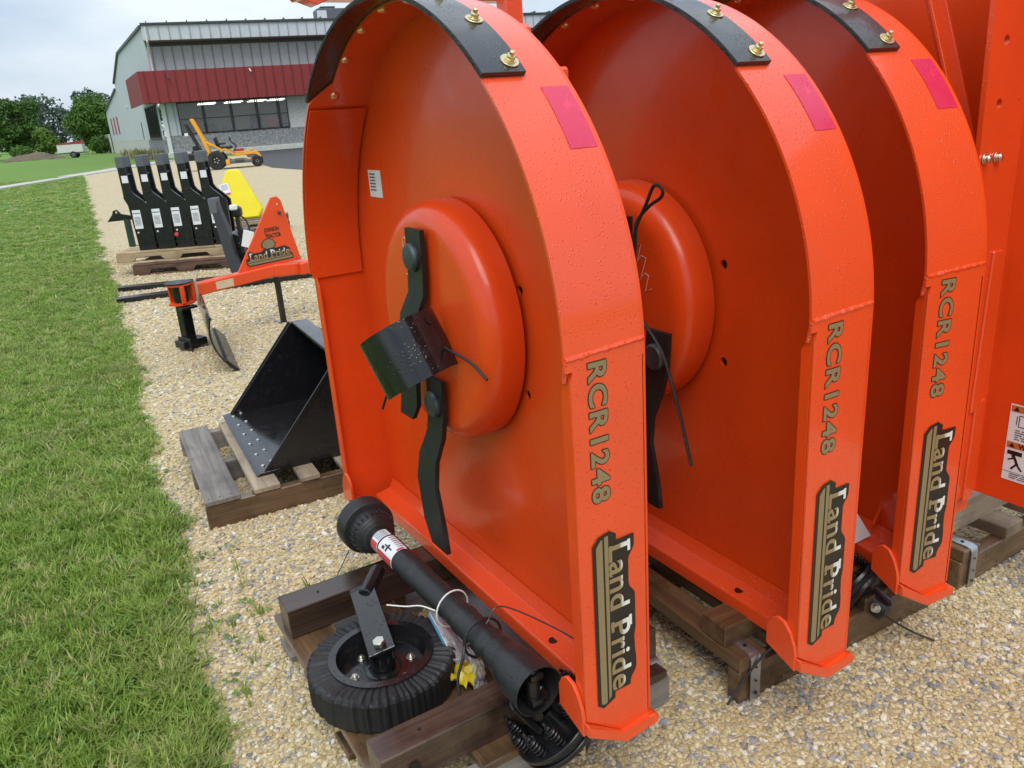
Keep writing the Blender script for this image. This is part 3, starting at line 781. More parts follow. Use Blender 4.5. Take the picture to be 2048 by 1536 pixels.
hv = thing('rooftop_unit', 'grey box shaped air conditioning unit on the shop roof', 'air conditioner', BC + be * 13.0 + Vector((0, 0, 8.3)) + bl * 5, math.atan2(be.y, be.x))
MB().boxm((-.2, 0, 0), (2.9, 1.8, 1.35), .03).obj('cabinet', GREY_CAP, hv)
MB().boxm((-.22, -.04, .1), (.5, -.003, 1.2), .01).obj('side_panel', DOWNSP, hv)
MB().boxm((.1, .1, 1.35), (1.2, 1.2, 1.5), .02).obj('fan_cowl', TRIM, hv)
# pale fence at the far end
fe = thing('panel_fence', 'pale vertical panel fence joining the far end of the building', 'fence', BC + bl * 46.5, math.atan2(bl.y, bl.x))
for k in range(8):
    MB().boxm((0, -.03, 0), (1.55, .03, 2.1), .01).obj('panel', CONC_WALL, fe, (k * 1.6, .2, 0))
# dry tall weeds at the foot of the left wall
dm = grass_mat('dry_weeds', (.20, .17, .07), (.30, .25, .12), (.14, .18, .05), (.40, .33, .2))
wp = []
for _ in range(230):
    t = random.uniform(-.5, 20) if random.random() < .6 else random.gauss(1.5, 1.2); q = BC + bl * t + Vector((-.9, -.2, 0)) * random.uniform(.1, 1.6); wp.append(tuple(q))
wp = np.array(wp); n = len(wp); s = rng.uniform(4, 10, n)
scatter('dry_weeds', [(blade_tuft(70 + i, 12, .03, .085, .03, .003, .5), dm) for i in range(3)], wp, np.c_[np.zeros(n), np.zeros(n), rng.uniform(0, 6, n)], np.c_[s, s, s], 'tall dry weeds along the foot of the side wall', 'weeds')

# ================================================================== rotary cutters standing on edge
MUZ = axes((1, 0, 0), (0, 0, 1), (0, -1, 0))       # drawing plane (u, z), thickness along -n
MNZ = axes((0, 1, 0), (0, 0, 1), (1, 0, 0))        # drawing plane (n, z), thickness along +u
LN = axes((1, 0, 0), (0, 0, -1), (0, 1, 0))        # lathe axis along +n
TEXTM = axes((0, 0, -1), (0, -1, 0), (-1, 0, 0))   # lettering read downwards on the face that looks along -u
W_, CU, ZC, RR, DN = 1.415, .7075, .968, .7075, -.168
def at_(M, u, n, z): m = M.copy(); m.translation = Vector((u, n, z)); return m
def arc(a, r=RR): return (CU - r * math.cos(a), ZC + r * math.sin(a))
def pole(a, n, r=RR):
    x, z = arc(a, r); return Vector((x, n, z))

def bead(mb, p, q, r, seed, lump=.35):
    rd = random.Random(seed); p, q = Vector(p), Vector(q); n = 34
    pts = [p.lerp(q, k / n) + Vector((rd.gauss(0, r * .12), rd.gauss(0, r * .12), rd.gauss(0, r * .07))) for k in range(n + 1)]
    rs = [r * (1 + rd.uniform(-lump, lump) * .55) for k in range(n + 1)]
    mb.sweep(pts, r, 8, lambda i: rs[i]); return mb

def label_print(parent, w, h, rows, seed, mat=None, z=.0008):
    """rows of small unreadable print on a label whose face is local x,y"""
    rd = random.Random(seed); mb = MB(); y = h * .5 - h * .10
    step = h * .8 / rows
    for r in range(rows):
        x = -w * .42
        while x < w * .38:
            l = rd.uniform(.05, .16) * w
            mb.boxm((x, y - step * .22, z), (min(x + l, w * .42), y + step * .22, z + .0004)); x += l + .025 * w
        y -= step
    return mb.obj('print', mat or LABEL_TEXT, parent, smooth=0)

def land_pride(parent, M, L, name='logo_decal'):
    """two-tone slab lettering over a tan bar, one unit = letter height"""
    H = .056
    g = MB()
    body = text_mesh('Land Pride', 1.28, .022, 0, 1.02)
    xs = [v.co.x for v in body.vertices]; x0, x1 = min(xs), max(xs); sx = (L * .93 / H) / (x1 - x0)
    S = Matrix.Diagonal((sx, 1, 1, 1)) @ Matrix.Translation((-x0, 0, 0))
    back = text_mesh('Land Pride', 1.28, .165, 0, .96)
    loc = M @ Matrix.Scale(H, 4)
    def put(nm, mb, mat, dz):
        o = mb.obj(nm, mat, parent, smooth=0); o.matrix_local = loc @ Matrix.Translation((0, 0, dz / H)); return o
    LL = L / H
    bk = MB(); vv = [((v.co.x - x0) * sx, v.co.y) for v in body.vertices]
    tops = [(x, max([y for (q, y) in vv if abs(q - x) < .36] or [.3]) + .27) for x in [k * .13 - .2 for k in range(int((LL * .93 + .5) / .13))]]
    for _ in range(2): tops = [tops[0]] + [(b[0], (a[1] + 2 * b[1] + c[1]) / 4) for a, b, c in zip(tops, tops[1:], tops[2:])] + [tops[-1]]
    bk.strip([[Vector((x, -.3, 0)) for x, y in tops], [Vector((x, y, 0)) for x, y in tops]])
    bk.prism([(-.55, -.42), (-.25, -.72), (LL * .985, -.72), (LL * 1.015, -.45), (LL * .98, .1), (-.45, .35), (-.65, .05)], .004)
    bpy.data.meshes.remove(back)
    o = put(name, bk, DECAL_BLACK, .0012)
    def put2(nm, mb, mat, dz):
        q = mb.obj(nm, mat, o, smooth=0); q.matrix_local = Matrix.Translation((0, 0, dz / H)); return q
    put2('bar', MB().prism([(-.40, -.36), (-.15, -.57), (LL * .98, -.57), (LL * .992, -.40), (LL * .98, -.28), (-.42, -.28)], .002)
         .prism([(-.48, -.20), (LL * .975, -.20), (LL * .955, -.08), (-.50, -.02)], .002), DECAL_TAN, .0007)
    lt = MB().mesh(body, S)
    # slab serifs at the feet and heads of the stems
    wid = LL * .93
    for f, y in ((.012, .02), (.012, .86), (.525, .02), (.525, .86)):
        lt.prism([(f * wid - .12, y - .02), (f * wid + .34, y - .02), (f * wid + .34, y + .11), (f * wid - .12, y + .11)], .0015 + .0001 * random.random(), Matrix.Translation((0, 0, random.uniform(.001, .004))))
    put2('lettering', lt, LOGO, .0012)
    return o

def build_cutter(label, loc, rz):
    c = thing('rotary_cutter', label, 'rotary cutter', loc, rz, 'orange rotary cutters standing on edge in a row')
    # deck plate with two holes
    outl = [(0, .14), (W_, .14)] + [arc(math.pi - math.pi * k / 72) for k in range(73)]
    holes = [circle(.425, 1.028, .0125), circle(.419, .773, .0125), circle(.99, 1.03, .0125), circle(.99, .775, .0125)]
    MB().plate(outl, holes, .008, at_(MUZ, 0, DN - .004, 0)).obj('deck_plate', ORANGE, c)
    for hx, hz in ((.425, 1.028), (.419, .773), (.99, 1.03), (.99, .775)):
        MB().lathe([(.017, 0), (.017, .03), (0, .03), (0, .028), (.015, .028), (.015, 0)], 20, at_(axes((1, 0, 0), (0, 0, 1), (0, -1, 0)), hx, DN - .0085, hz)).obj('hole_shade_cup', DECAL_BLACK, c)  # added black cup, stands in for the dark gap behind each hole
    # arched skirt, cut back where the rubber deflector is bolted on
    rows = []
    for k in range(145):
        a = math.pi * k / 144; d = min(abs(math.degrees(a) - 46.5), abs(math.degrees(a) - 133.5)); inside = 46.5 < math.degrees(a) < 133.5
        nt = .012 if not inside else .012 - .058 * min(1, d / 6.0)
        rows.append([pole(a, DN + (nt - DN) * j / 3) for j in range(4)])
    MB().strip(rows, .006).obj('arched_skirt', ORANGE_WET, c, smooth=30)
    # near and far side skirts with inward lip and rounded ear
    ZT = ZC + .028
    face = [(DN - .004, ZT + .004), (DN - .004, .128), (-.089, .124), (0, .19), (0, ZT - .045), (-.008, ZT - .02), (.0, ZT + .004)]
    for side, u0, s in (('near', 0, 1), ('far', W_, -1)):
        m = MB().prism(face, .007, at_(MNZ, u0 if s > 0 else u0 - .007, 0, 0), .0015)
        sk = m.obj('side_skirt', ORANGE_WET if s > 0 else ORANGE, c)
        MB().prism([(s * .0078, .19), (s * .034, .19), (s * .034, ZT - .07), (s * .0078, ZT - .03)], .006, at_(MUZ, u0, -.0006, 0), .001).obj('lip', ORANGE, c)
        ear = [(0, .155), (s * .086, .186), (s * .086, .240), (s * .074, .262), (s * .056, .275), (s * .034, .270), (s * .016, .250), (s * .004, .222), (0, .20)]
        MB().prism(ear, .009, at_(MUZ, u0, .009, 0), .0015).obj('skid_ear', ORANGE_WET, c)
        cap = [(.004, .19), (-.089, .124), (-.165, .130), (-.184, .128), (-.193, .118), (-.189, .102), (-.097, .094), (.004, .158)]
        MB().prism(cap, .046, at_(MNZ, u0 - .014 if s > 0 else u0 - .032, 0, 0), .0035).obj('skid_shoe', ORANGE_WET, c)
        if s > 0:
            w = bead(MB(), (u0 + .003, DN - .004, ZT + .004), (u0 + .003, .010, ZT - .004), .0060, 5 + s, .22)
            w.obj('weld_bead', ORANGE_WET, c)
            bead(MB(), (u0 + .001, .010, ZT - .006), (u0 + .016, .003, ZT - .05), .0040, 9 + s).obj('weld_bead', ORANGE_WET, c)
    rows = [[pole(math.pi - R(a), DN + .006 + (.002 - DN) * j / 2, RR - .0105) for j in range(3)] for a in [-1.2] + [k * 3.0 for k in range(16)]]
    MB().strip(rows, .004).obj('lap_joint', ORANGE, c)
    # folded beam along the bottom of the deck
    bp = [(DN + .002, .205), (-.150, .168), (-.098, .160), (-.094, .155), (-.094, .118), (-.102, .118), (-.102, .150), (-.150, .156), (DN + .002, .190)]
    MB().prism(bp, W_ - .08, at_(MNZ, .04, 0, 0), .001).obj('front_beam', ORANGE_WET, c)
    hb = MB().cyl(.0125, .003, Matrix.Translation((.115, -.122, .1615)), 18).cyl(.0125, .003, Matrix.Translation((.30, -.122, .1615)), 18)
    hb.obj('beam_hole', DECAL_BLACK, c)
    # rubber deflector
    rows = []
    r0, r1 = RR + .001, RR + .0115
    for k in range(61):
        a = R(46.5 + 87 * k / 60)
        rows.append([pole(a, .014, r0), pole(a, .014, r1), pole(a, -.082, r1), pole(a, -.082, r0), pole(a, .014, r0)])
    df = MB().strip(rows)
    for a, rev in ((R(46.5), 1), (R(133.5), 0)):
        vs = [df.bm.verts.new(p) for p in (pole(a, .014, r0), pole(a, .014, r1), pole(a, -.082, r1), pole(a, -.082, r0))]
        df.bm.faces.new(vs)
    bmesh.ops.remove_doubles(df.bm, verts=df.bm.verts[:], dist=1e-5)
    d = df.obj('rubber_deflector', BELT, c)
    fr = MB(); rd = random.Random(3)
    for k in range(190):
        a = R(46.6 + 86.8 * k / 189); p = pole(a, .0145, RR + .0065)
        fr.box((.0075, .003, .008), tuple(p), (0, -(math.pi / 2 - a), rd.uniform(-.3, .3)))
    fr.obj('frayed_edge', BELT_EDGE, d, smooth=0)
    for k in range(8):
        a = R(48.8 + (82.4) * k / 7); out = Vector((-math.cos(a), 0, math.sin(a)))
        M = to_dir(out, pole(a, -.060, r1))
        b = MB().cyl(.0185, .0028, M, 28, bev=.0006).obj('washer', ZINC_Y, c)
        bolt(.0092, .0085, M @ Matrix.Translation((0, 0, .0026)), .0115, .010).obj('bolt', ZINC_Y, b)
        M2 = to_dir(-out, pole(a, -.060, RR - .006))
        MB().lathe([(.0135, 0), (.012, .004), (.007, .0065), (0, .0072)], 18, M2).obj('bolt_head', ZINC_Y, b)
    # red reflector tape on the near shoulder
    rows = []
    for k in range(13):
        a = R(32.5 + 11.5 * k / 12); rows.append([pole(a, DN + .004, RR + .0012), pole(a, DN + .066, RR + .0012)])
    MB().strip(rows, .0006).obj('reflector_tape', REFLECT, c)
    # blade pan
    PZ = .915
    MB().lathe([(.312, -.048), (.312, -.018), (.310, .004), (.304, .021), (.293, .034), (.278, .0425), (.262, .0462), (.244, .0465)], 96, at_(LN, CU, -.106, PZ)).obj('blade_pan', ORANGE, c, smooth=50)
    fp = MB().plate(circle(0, 0, .245, 72), [circle(-.088, .056, .017), circle(-.200, .016, .015), circle(.10, -.06, .017), circle(.2, -.02, .015)], .006, at_(axes((1, 0, 0), (0, 0, 1), (0, -1, 0)), CU, -.0632, PZ))
    fp.obj('pan_face', ORANGE, c)
    MB().cyl(.05, .05, at_(LN, CU, DN, PZ), 24).cyl(.24, .004, at_(LN, CU, -.085, PZ), 32).obj('pan_hub', BLACK_DRY, c)
    # swinging blades
    def blade(pts, wds):
        m = MB(); A, B = [], []
        L_, R_ = [], []
        for i, (u, n, z) in enumerate(pts):
            w = wds[i]
            L_.append((u - w / 2, n, z)); R_.append((u + w / 2, n, z))
        m.strip([L_, R_], .013); return m
    b1 = blade([(.695, -.048, 1.165), (.700, -.048, 1.07), (.712, -.048, 1.0), (.735, -.030, .94), (.745, -.022, .86), (.765, -.018, .70), (.79, -.017, .655)], [.085, .085, .088, .095, .10, .10, .075]).obj('blade', BLACK_BLADE, c, smooth=25)
    b2 = blade([(.660, -.048, .785), (.668, -.048, .69), (.690, -.048, .62), (.712, -.030, .55), (.715, -.020, .48), (.685, -.016, .36), (.665, -.016, .30)], [.085, .085, .088, .098, .108, .118, .09]).obj('blade', BLACK_BLADE, c, smooth=25)
    for (u, z, par) in ((.706, 1.095, b1), (.668, .715, b2)):
        MB().lathe([(.036, 0), (.036, .012), (.031, .019), (.012, .022), (0, .022)], 28, at_(LN, u, -.040, z)).obj('blade_bolt', STEEL, par)
    # gearbox, stiffeners and tail bracket on the outer side of the deck
    MB().box((.24, .10, .24), (CU, -.236, PZ), bev=.025).cyl(.085, .07, at_(axes((1, 0, 0), (0, 0, 1), (0, -1, 0)), CU, -.27, PZ), 24, bev=.01).obj('gearbox', ORANGE, c)
    MB().cyl(.02, .06, at_(axes((1, 0, 0), (0, 0, 1), (0, -1, 0)), CU, -.33, PZ), 12).obj('input_shaft', STEEL, c)
    MB().boxm((.30, -.246, .35), (.36, -.187, 1.50), .006).boxm((1.05, -.246, .35), (1.11, -.187, 1.50), .006).boxm((.30, -.236, .32), (1.11, -.187, .38), .006).obj('deck_stiffener', ORANGE, c)
    MB().box((.15, .085, .15), (.52, -.220, 1.525), bev=.022, seg=3).obj('tail_bracket', ORANGE_WET, c)
    # lettering on the near side skirt
    tm = text_mesh('RCR1248', .058, .0016, 0, 1.16); xs = [v.co.x for v in tm.vertices]; k = .287 / (max(xs) - min(xs))
    S = Matrix.Diagonal((k, 1.0, 1, 1)) @ Matrix.Translation((-min(xs), 0, 0))
    ob = MB()
    for q in range(10): ob.mesh(tm, Matrix.Translation((.0021 * math.cos(q * .6283), .0021 * math.sin(q * .6283), .00002 * q)) @ S)
    ob = ob.obj('model_number', DECAL_BLACK, c, smooth=0, fixn=False)
    ob.matrix_local = at_(TEXTM, -.0008, -.040, .977)
    o2 = MB().mesh(tm, S).obj('number_fill', DECAL_TAN, ob, smooth=0); o2.matrix_local = Matrix.Translation((0, 0, .0005))
    # slim the fill so that the black outline shows
    land_pride(c, at_(TEXTM, -.0008, -.072, .585), .375)
    # parts label inside the deck
    lb = MB().box((.094, .080, .0008), bev=.0).obj('parts_label', WHITE_LABEL, c)
    lb.matrix_local = at_(axes((-1, 0, 0), (0, 0, 1), (0, 1, 0)), 1.212, DN + .0012, 1.242)
    pr = label_print(lb, .05, .07, 6, 4); pr.location = (-.016, 0, 0)
    return c

def copy_tree(o, parent=None):
    q = o.copy(); COL.objects.link(q); q.parent = parent
    for ch in list(o.children): copy_tree(ch, q)
    return q
CSC = .94
def CS(p): p = Vector(p); return Vector((p.x * CSC, p.y * CSC, CAM_H - (CAM_H - p.z) * CSC))
def KC(u, n, z): return CS(K(u, n, z))
CUT = [((.106, 1.368, 0), KANG), ((.612, 1.532, -.006), KANG + R(-1.5)), ((.963, 1.772, .012), KANG + R(-9.0))]
CUT = [(tuple(CS(l)), a) for l, a in CUT]
cut1 = build_cutter('orange rotary cutter nearest the camera, leftmost, with a black sheet tied to its blade hub', *CUT[0])
cut2 = copy_tree(cut1); cut2['label'] = 'middle orange rotary cutter of the row, long black cable tie hanging from its blade'
cut2.location, cut2.rotation_euler = CUT[1][0], (0, 0, CUT[1][1])
cut3 = copy_tree(cut1); cut3['label'] = 'third orange rotary cutter, next to the big orange machine at the right edge'
cut3.location, cut3.rotation_euler = CUT[2][0], (0, 0, CUT[2][1])
def in_cut(i, u, n, z):
    loc, a = CUT[i]; return Vector(loc) + (Vector((math.cos(a), math.sin(a), 0)) * u + Vector((-math.sin(a), math.cos(a), 0)) * n + Vector((0, 0, z))) * CSC
for q_ in (cut1, cut2, cut3): q_.scale = (CSC,) * 3

# chalk marks on the blade pans
def chalk(cut, pts_list, nm):
    m = MB()
    for pts in pts_list: m.sweep([(u, -.0592, z) for u, z in pts], .0011, 5)
    m.obj('chalk_mark', CHALK, cut)
def oval(cu, cz, a, b): return [(cu + a * math.cos(t * .7), cz + b * math.sin(t * .7)) for t in range(10)]
chalk(cut1, [oval(.800, 1.115, .012, .018), oval(.797, 1.075, .012, .016), [(.81, 1.055), (.785, 1.045)], [(.808, 1.037), (.778, 1.022)], oval(.782, 1.000, .011, .013), [(.79, .985), (.768, .975), (.772, .955)], [(.785, .965), (.765, .945)]], 'a')
chalk(cut2, [[(.64, 1.03), (.60, 1.07), (.57, 1.075), (.585, 1.03), (.61, 1.0), (.57, 1.045), (.55, 1.04), (.57, .99), (.59, .965), (.555, 1.0), (.54, .995), (.555, .95), (.53, .96)]], 'b')

# ---- wide curved black strap tied to the first hub
sa_ = Vector((.406, -.292, -.864)).normalized(); e1 = Vector((.911, .133, .389)); e1 = (e1 - e1.dot(sa_) * sa_).normalized(); e2 = sa_.cross(e1)
sc_ = KC(.607, .050, .883)
if e2.dot(Vector((0, 0, CAM_H)) - sc_) < 0: e2 = -e2
st = thing('curved_shield', 'wide curved black sheet strap tied to the blade hub of the nearest cutter', 'shield', sc_)
rows = []
for k in range(33):
    t = R(-72 + 150 * k / 32); r_ = .100
    p_ = e1 * (math.sin(t) * r_ * .98) + e2 * (math.cos(t) * r_ - .065); rows.append([p_ + sa_ * w for w in (-.072, -.071, -.03, .03, .071, .072)])
MB().strip(rows, .0035).obj('sheet', BLACK, st, smooth=40)
MB().lathe([(0, 0), (.010, 0), (.010, .0012), (0, .0012)], 18, to_dir((e1 * math.sin(R(52)) + e2 * math.cos(R(52))), e1 * (math.sin(R(52)) * .1) + e2 * (math.cos(R(52)) * .1 - .0645) - sa_ * .045)).obj('slot', DECAL_BLACK, st)
# ---- cable ties
def tie(label, pts, w=.0035, name='cable_tie', mat=None, group='black cable ties'):
    o = MB().sweep(pts, w, 6).obj(name, mat or PLASTIC); return tag(o, label, 'cable tie', group)
def spline(pts, n=8):
    out = []
    P = [Vector(p) for p in pts]; P = [P[0] * 2 - P[1]] + P + [P[-1] * 2 - P[-2]]
    for i in range(1, len(P) - 2):
        for k in range(n):
            t = k / n; a, b, c, d = P[i - 1], P[i], P[i + 1], P[i + 2]
            out.append(.5 * ((2 * b) + (-a + c) * t + (2 * a - 5 * b + 4 * c - d) * t * t + (-a + 3 * b - 3 * c + d) * t ** 3))
    out.append(P[-2]); return out
tie('short black cable tie sticking out right of the tied black sheet', spline([KC(.60, -.03, .89), KC(.53, -.035, .885), KC(.46, -.045, .87), KC(.405, -.052, .842)]))
tie('short black cable tie end poking out below the tied black sheet', spline([KC(.80, -.0, .80), KC(.815, .01, .765), KC(.84, .03, .70), KC(.86, .035, .665)]))
c2p = lambda u, n, z: in_cut(1, u, n, z)
tie('long black cable tie looped round the top blade of the middle cutter', spline([c2p(.575, .0, 1.07), c2p(.560, .0, 1.13), c2p(.52, .0, 1.19), c2p(.49, .0, 1.235), c2p(.460, .0, 1.228), c2p(.465, .0, 1.209), c2p(.51, .0, 1.185), c2p(.556, .0, 1.145), c2p(.563, .0, 1.10), c2p(.572, .0, 1.0)]), .0042)
tie('long straight black cable tie hanging over the lower blade of the middle cutter', spline([c2p(.568, .0, .96), c2p(.54, .0, .895), c2p(.495, .0, .855), c2p(.454, .0, .806), c2p(.398, .0, .673), c2p(.355, .0, .547)]), .0042)
# the middle cutter's pan has turned a little, so its blades hang elsewhere
for o_ in list(cut2.children):
    nm = o_.name.split('.')[0]
    if nm in ('blade_pan', 'pan_face', 'pan_hub', 'chalk_mark'): o_.location.x += .045
    if nm == 'blade': o_.location = (-.035, .012, -.015) if max(v.co.z for v in o_.data.vertices) > 1 else (-.150, .012, .08)

# ================================================================== large orange machine at the right edge
mo = thing('orange_implement', 'large orange implement with warning label cut off by the right picture edge', 'implement', KO, KANG)
MB().boxm((-1.1, -1.388, .30), (1.15, -1.378, 1.95), .002).obj('main_plate', ORANGE, mo)
hol = [circle(-1.262, 1.50, .012, 14), circle(-1.262, 1.36, .012, 14), circle(-1.235, 1.67, .012, 14)]
MB().plate([(-1.19, .44), (-1.215, .62), (-1.19, 1.9), (-1.378, 1.9), (-1.378, .30), (-1.25, .30), (-1.16, .36), (-1.02, .36), (-1.0, .41)], hol, .012, at_(MNZ, -.02, 0, 0)).obj('upright_flange', ORANGE_WET, mo)
MB().box((.011, .045, .44), (-.028, -1.325, .78), (R(2), 0, 0), .003).box((.011, .045, .3), (-.0285, -1.335, .44), (R(1), 0, 0), .003).obj('wear_strip', ORANGE_WET, mo)
MB().bar((.03, -1.245, 1.25), (.30, -1.245, 2.05), .008, .045, .001, up=(0, 1, 0)).bar((.03, -1.245, 1.27), (.028, -1.245, 1.19), .008, .045, .001, up=(0, 1, 0)).bar((.045, -1.27, 1.26), (.315, -1.27, 2.06), .05, .008, .001, up=(0, 1, 0)).obj('brace_strap', ORANGE_WET, mo)
for n in (-1.225, -1.275):
    bolt(.0105, .011, to_dir((-1, 0, 0), (-.027, n, 1.235)), .0135, .004).obj('bolt', ZINC, mo)
MB().boxm((.05, -1.376, .93), (.5, -1.24, 1.12), .012).obj('cross_tube', ORANGE_WET, mo)
MB().boxm((-.014, -1.376, .24), (.6, -1.13, .30), .004).obj('bottom_flange', ORANGE, mo)
MB().prism([(-1.0, .30), (-1.376, .30), (-1.376, .36), (-1.08, .42)], .008, at_(MNZ, .03, 0, 0)).obj('gusset', ORANGE, mo)
wl_ = MB().box((.19, .22, .001)).obj('warning_label', WHITE_LABEL, mo)
wl_.matrix_local = at_(axes((-1, 0, 0), (0, 0, 1), (0, 1, 0)), -.188, -1.377, .478)
for y in (.098, -.006):
    MB().boxm((-.092, y - .009, .0006), (.092, y + .009, .0011)).obj('warning_band', LABEL_ORANGE, wl_, smooth=0)
    m = MB().mesh(text_mesh('WARNING', .020, .0006)); m.obj('warning_text', DECAL_BLACK, wl_, (-.062, y - .0065, .0014), smooth=0)
    MB().prism([(0, 0), (.015, 0), (.0075, .013)], .0004).obj('warning_triangle', DECAL_BLACK, wl_, (-.086, y - .006, .0013), smooth=0)
pic = MB()
pic.boxm((-.07, .048, .0007), (-.03, .050, .0011)).boxm((-.07, .080, .0007), (-.03, .082, .0011)).boxm((-.07, .05, .0007), (-.068, .08, .0011)).boxm((-.03, .05, .0007), (-.028, .08, .0011)).boxm((-.05, .05, .0007), (-.049, .08, .0011)).boxm((-.076, .053, .0007), (-.074, .078, .0011))
pic.boxm((-.088, -.034, .0007), (-.05, -.022, .0011))
pic.bar((-.068, -.040, .001), (-.058, -.062, .001), .007, .0004).bar((-.058, -.062, .001), (-.046, -.075, .001), .005, .0004).bar((-.060, -.058, .001), (-.074, -.076, .001), .005, .0004).bar((-.068, -.042, .001), (-.084, -.050, .001), .004, .0004).cyl(.005, .0004, Matrix.Translation((-.071, -.037, .0008)), 12)
pic.boxm((-.037, -.080, .0007), (-.036, -.020, .0011)).boxm((-.094, -.085, .0007), (.094, -.084, .0011))
pic.obj('pictogram', DECAL_BLACK, wl_, smooth=0)
for (yy, hh, sd) in ((.022, .040, 1), (-.098, .022, 2)):
    o = label_print(wl_, .18, hh, 5 if hh > .03 else 3, sd); o.location = (0, yy, 0)
sl_ = MB().box((.06, .11, .001)).obj('small_label', LABEL_RED, mo); sl_.matrix_local = at_(axes((-1, 0, 0), (0, 0, 1), (0, 1, 0)), .13, -1.376, .52)
MB().boxm((-.026, -.048, .0006), (.026, .015, .001)).obj('label_patch', WHITE_LABEL, sl_, smooth=0)

# orange frame standing behind the first cutter: only its top bar and post show
fb = thing('framed_implement', 'orange frame behind the nearest cutter with a long bar over its top', 'implement', K(1.75, -.6, 0), KANG)
MB().boxm((-.02, -.43, 1.822), (.06, .42, 1.86), .006).prism([(.42, 1.86), (.44, 1.86), (.42, 1.83), (.35, 1.805), (.30, 1.825)], .07, at_(MNZ, -.015, 0, 0), .003).obj('top_bar', ORANGE_WET, fb)
MB().boxm((-.14, -.40, 0.0), (-.07, -.32, 2.05), .008).obj('post', ORANGE_WET, fb)
MB().boxm((-.02, .10, 0.0), (.05, .17, 1.822), .006).obj('leg', ORANGE, fb)
MB().boxm((-.069, -.395, .5), (.05, .10, .56), .006).obj('cross_member', ORANGE, fb)
for n in (-.15, .02, .22):
    bolt(.012, .012, to_dir((0, 0, 1), (.02, n, 1.86)), .016, .006).obj('bolt', ZINC_Y, fb)

# ================================================================== timber pallets under the machines
def strap(parent, loc, rz, name='metal_strap', w=.032, top=.10, down=.13):
    m = MB(); pts = [(0, -top, .001), (0, -.012, .0015), (0, .0, -.003), (0, .004, -.014), (0, .004, -down)]
    rows = [[(-w / 2, y, z) for _, y, z in pts], [(w / 2, y, z) for _, y, z in pts]]
    m.strip(rows, .0022)
    o = m.obj(name, GALV, parent, loc, (0, 0, rz), smooth=60)
    h = MB()
    for (y, z, up) in ((-.07, .003, 1), (-.035, .003, 1), (.0065, -.035, 0), (.0065, -.075, 0), (.0065, -.11, 0)):
        h.cyl(.005 if z > -.03 or z < -.1 else .0035, .0008, Matrix.Translation((0, y, z)) if up else to_dir((0, 1, 0), (0, y, z)), 12)
    h.obj('hole', DECAL_BLACK, o)
    return o
P1 = thing('pallet', 'dark wet timber skid under the nearest cutter, carrying the spare wheel', 'pallet', K(.1, 0, 0), KANG, 'timber skids under the cutters')
def b1(name, u0, u1, n0, n1, z0, z1, mat, par, along='u', o=(.1, 0)):
    c = ((u0 + u1) / 2 - o[0], (n0 + n1) / 2 - o[1], (z0 + z1) / 2)
    if along == 'u': return board(name, (u1 - u0, n1 - n0, z1 - z0), c, mat, par)
    return board(name, (n1 - n0, u1 - u0, z1 - z0), c, mat, par, math.pi / 2)
b1('bottom_board', .84, .94, -.30, .405, .004, .026, WOOD_GREY, P1, 'n'); b1('bottom_board', .40, .49, -.30, .405, .004, .026, WOOD_BROWN, P1, 'n')
b1('sleeper', .105, .145, -.33, .40, .004, .085, WOOD_GREY, P1, 'n')
for u0, u1 in ((.85, .935), (.40, .49)):
    for n0, n1 in ((.325, .395), (.04, .11), (-.29, -.22)): b1('spacer_block', u0, u1, n0, n1, .027, .084, WOOD_BROWN, P1)
b1('deck_board', .10, .945, .285, .41, .085, .106, WOOD_BROWN, P1); b1('deck_board', .10, .945, .10, .20, .085, .106, WOOD_BROWN, P1)
b1('deck_board', .10, .945, -.12, -.02, .085, .106, WOOD_WET, P1); b1('deck_board', .10, .945, -.32, -.22, .085, .106, WOOD_WET, P1)
b1('cross_timber', .795, .888, -.33, .40, .107, .194, WOOD_WET, P1, 'n'); tb = b1('cross_timber', .148, .228, -.33, .405, .107, .194, WOOD_WET, P1, 'n')
MB().cyl(.013, .002, to_dir((-1, 0, 0), (.148 - .1 - .0005, .335, .146)), 18).obj('bored_hole', DECAL_BLACK, P1)
MB().cyl(.004, .002, Matrix.Translation((.09, .30, .1945)), 10).cyl(.004, .002, Matrix.Translation((.74, .30, .1945)), 10).obj('nail_hole', DECAL_BLACK, P1)
strap(P1, (.135 - .1, -.315, .1075), math.pi / 2)
bolt(.017, .014, to_dir((0, 0, 1), (.10, -.30, .1945)), .022, .0).obj('bolt', ZINC_Y, P1)

P2 = thing('pallet', 'brown wet timber skid under the middle cutter, with a metal strap at its corner', 'pallet', K(-.005, -.455, 0), KANG - R(3), 'timber skids under the cutters')
def b2(name, u0, u1, n0, n1, z0, z1, mat, par, along='u'): return b1(name, u0, u1, n0, n1, z0, z1, mat, par, along, (0, 0))
def skid(P, cols, wid=.74, dep=.95):
    a, b, c = cols
    b2('sleeper', -.0, .042, -wid, .0, .004, .098, a, P, 'n'); b2('sleeper', dep * .5, dep * .5 + .042, -wid, .0, .004, .098, a, P, 'n'); b2('sleeper', dep - .05, dep - .008, -wid, .0, .004, .098, a, P, 'n')
    for n0 in (-.085, -.33, -.53, -wid): b2('deck_board', -.003, dep, n0, n0 + .085, .099, .137, b, P)
    for u0 in (.055, dep - .16): b2('cross_timber', u0, u0 + .085, -wid, .0, .138, .194, c, P, 'n')
    b2('deck_board', .0, dep, -.20, -.13, .099, .137, c, P) if wid > .7 else None
skid(P2, (WOOD_BROWN, WOOD_BROWN, WOOD_BROWN))
strap(P2, (-.004, -.045, .139), math.pi / 2)
P3 = thing('pallet', 'light brown timber skid at the right edge under the large orange implement', 'pallet', K(-.05, -1.315, 0), KANG, 'timber skids under the cutters')
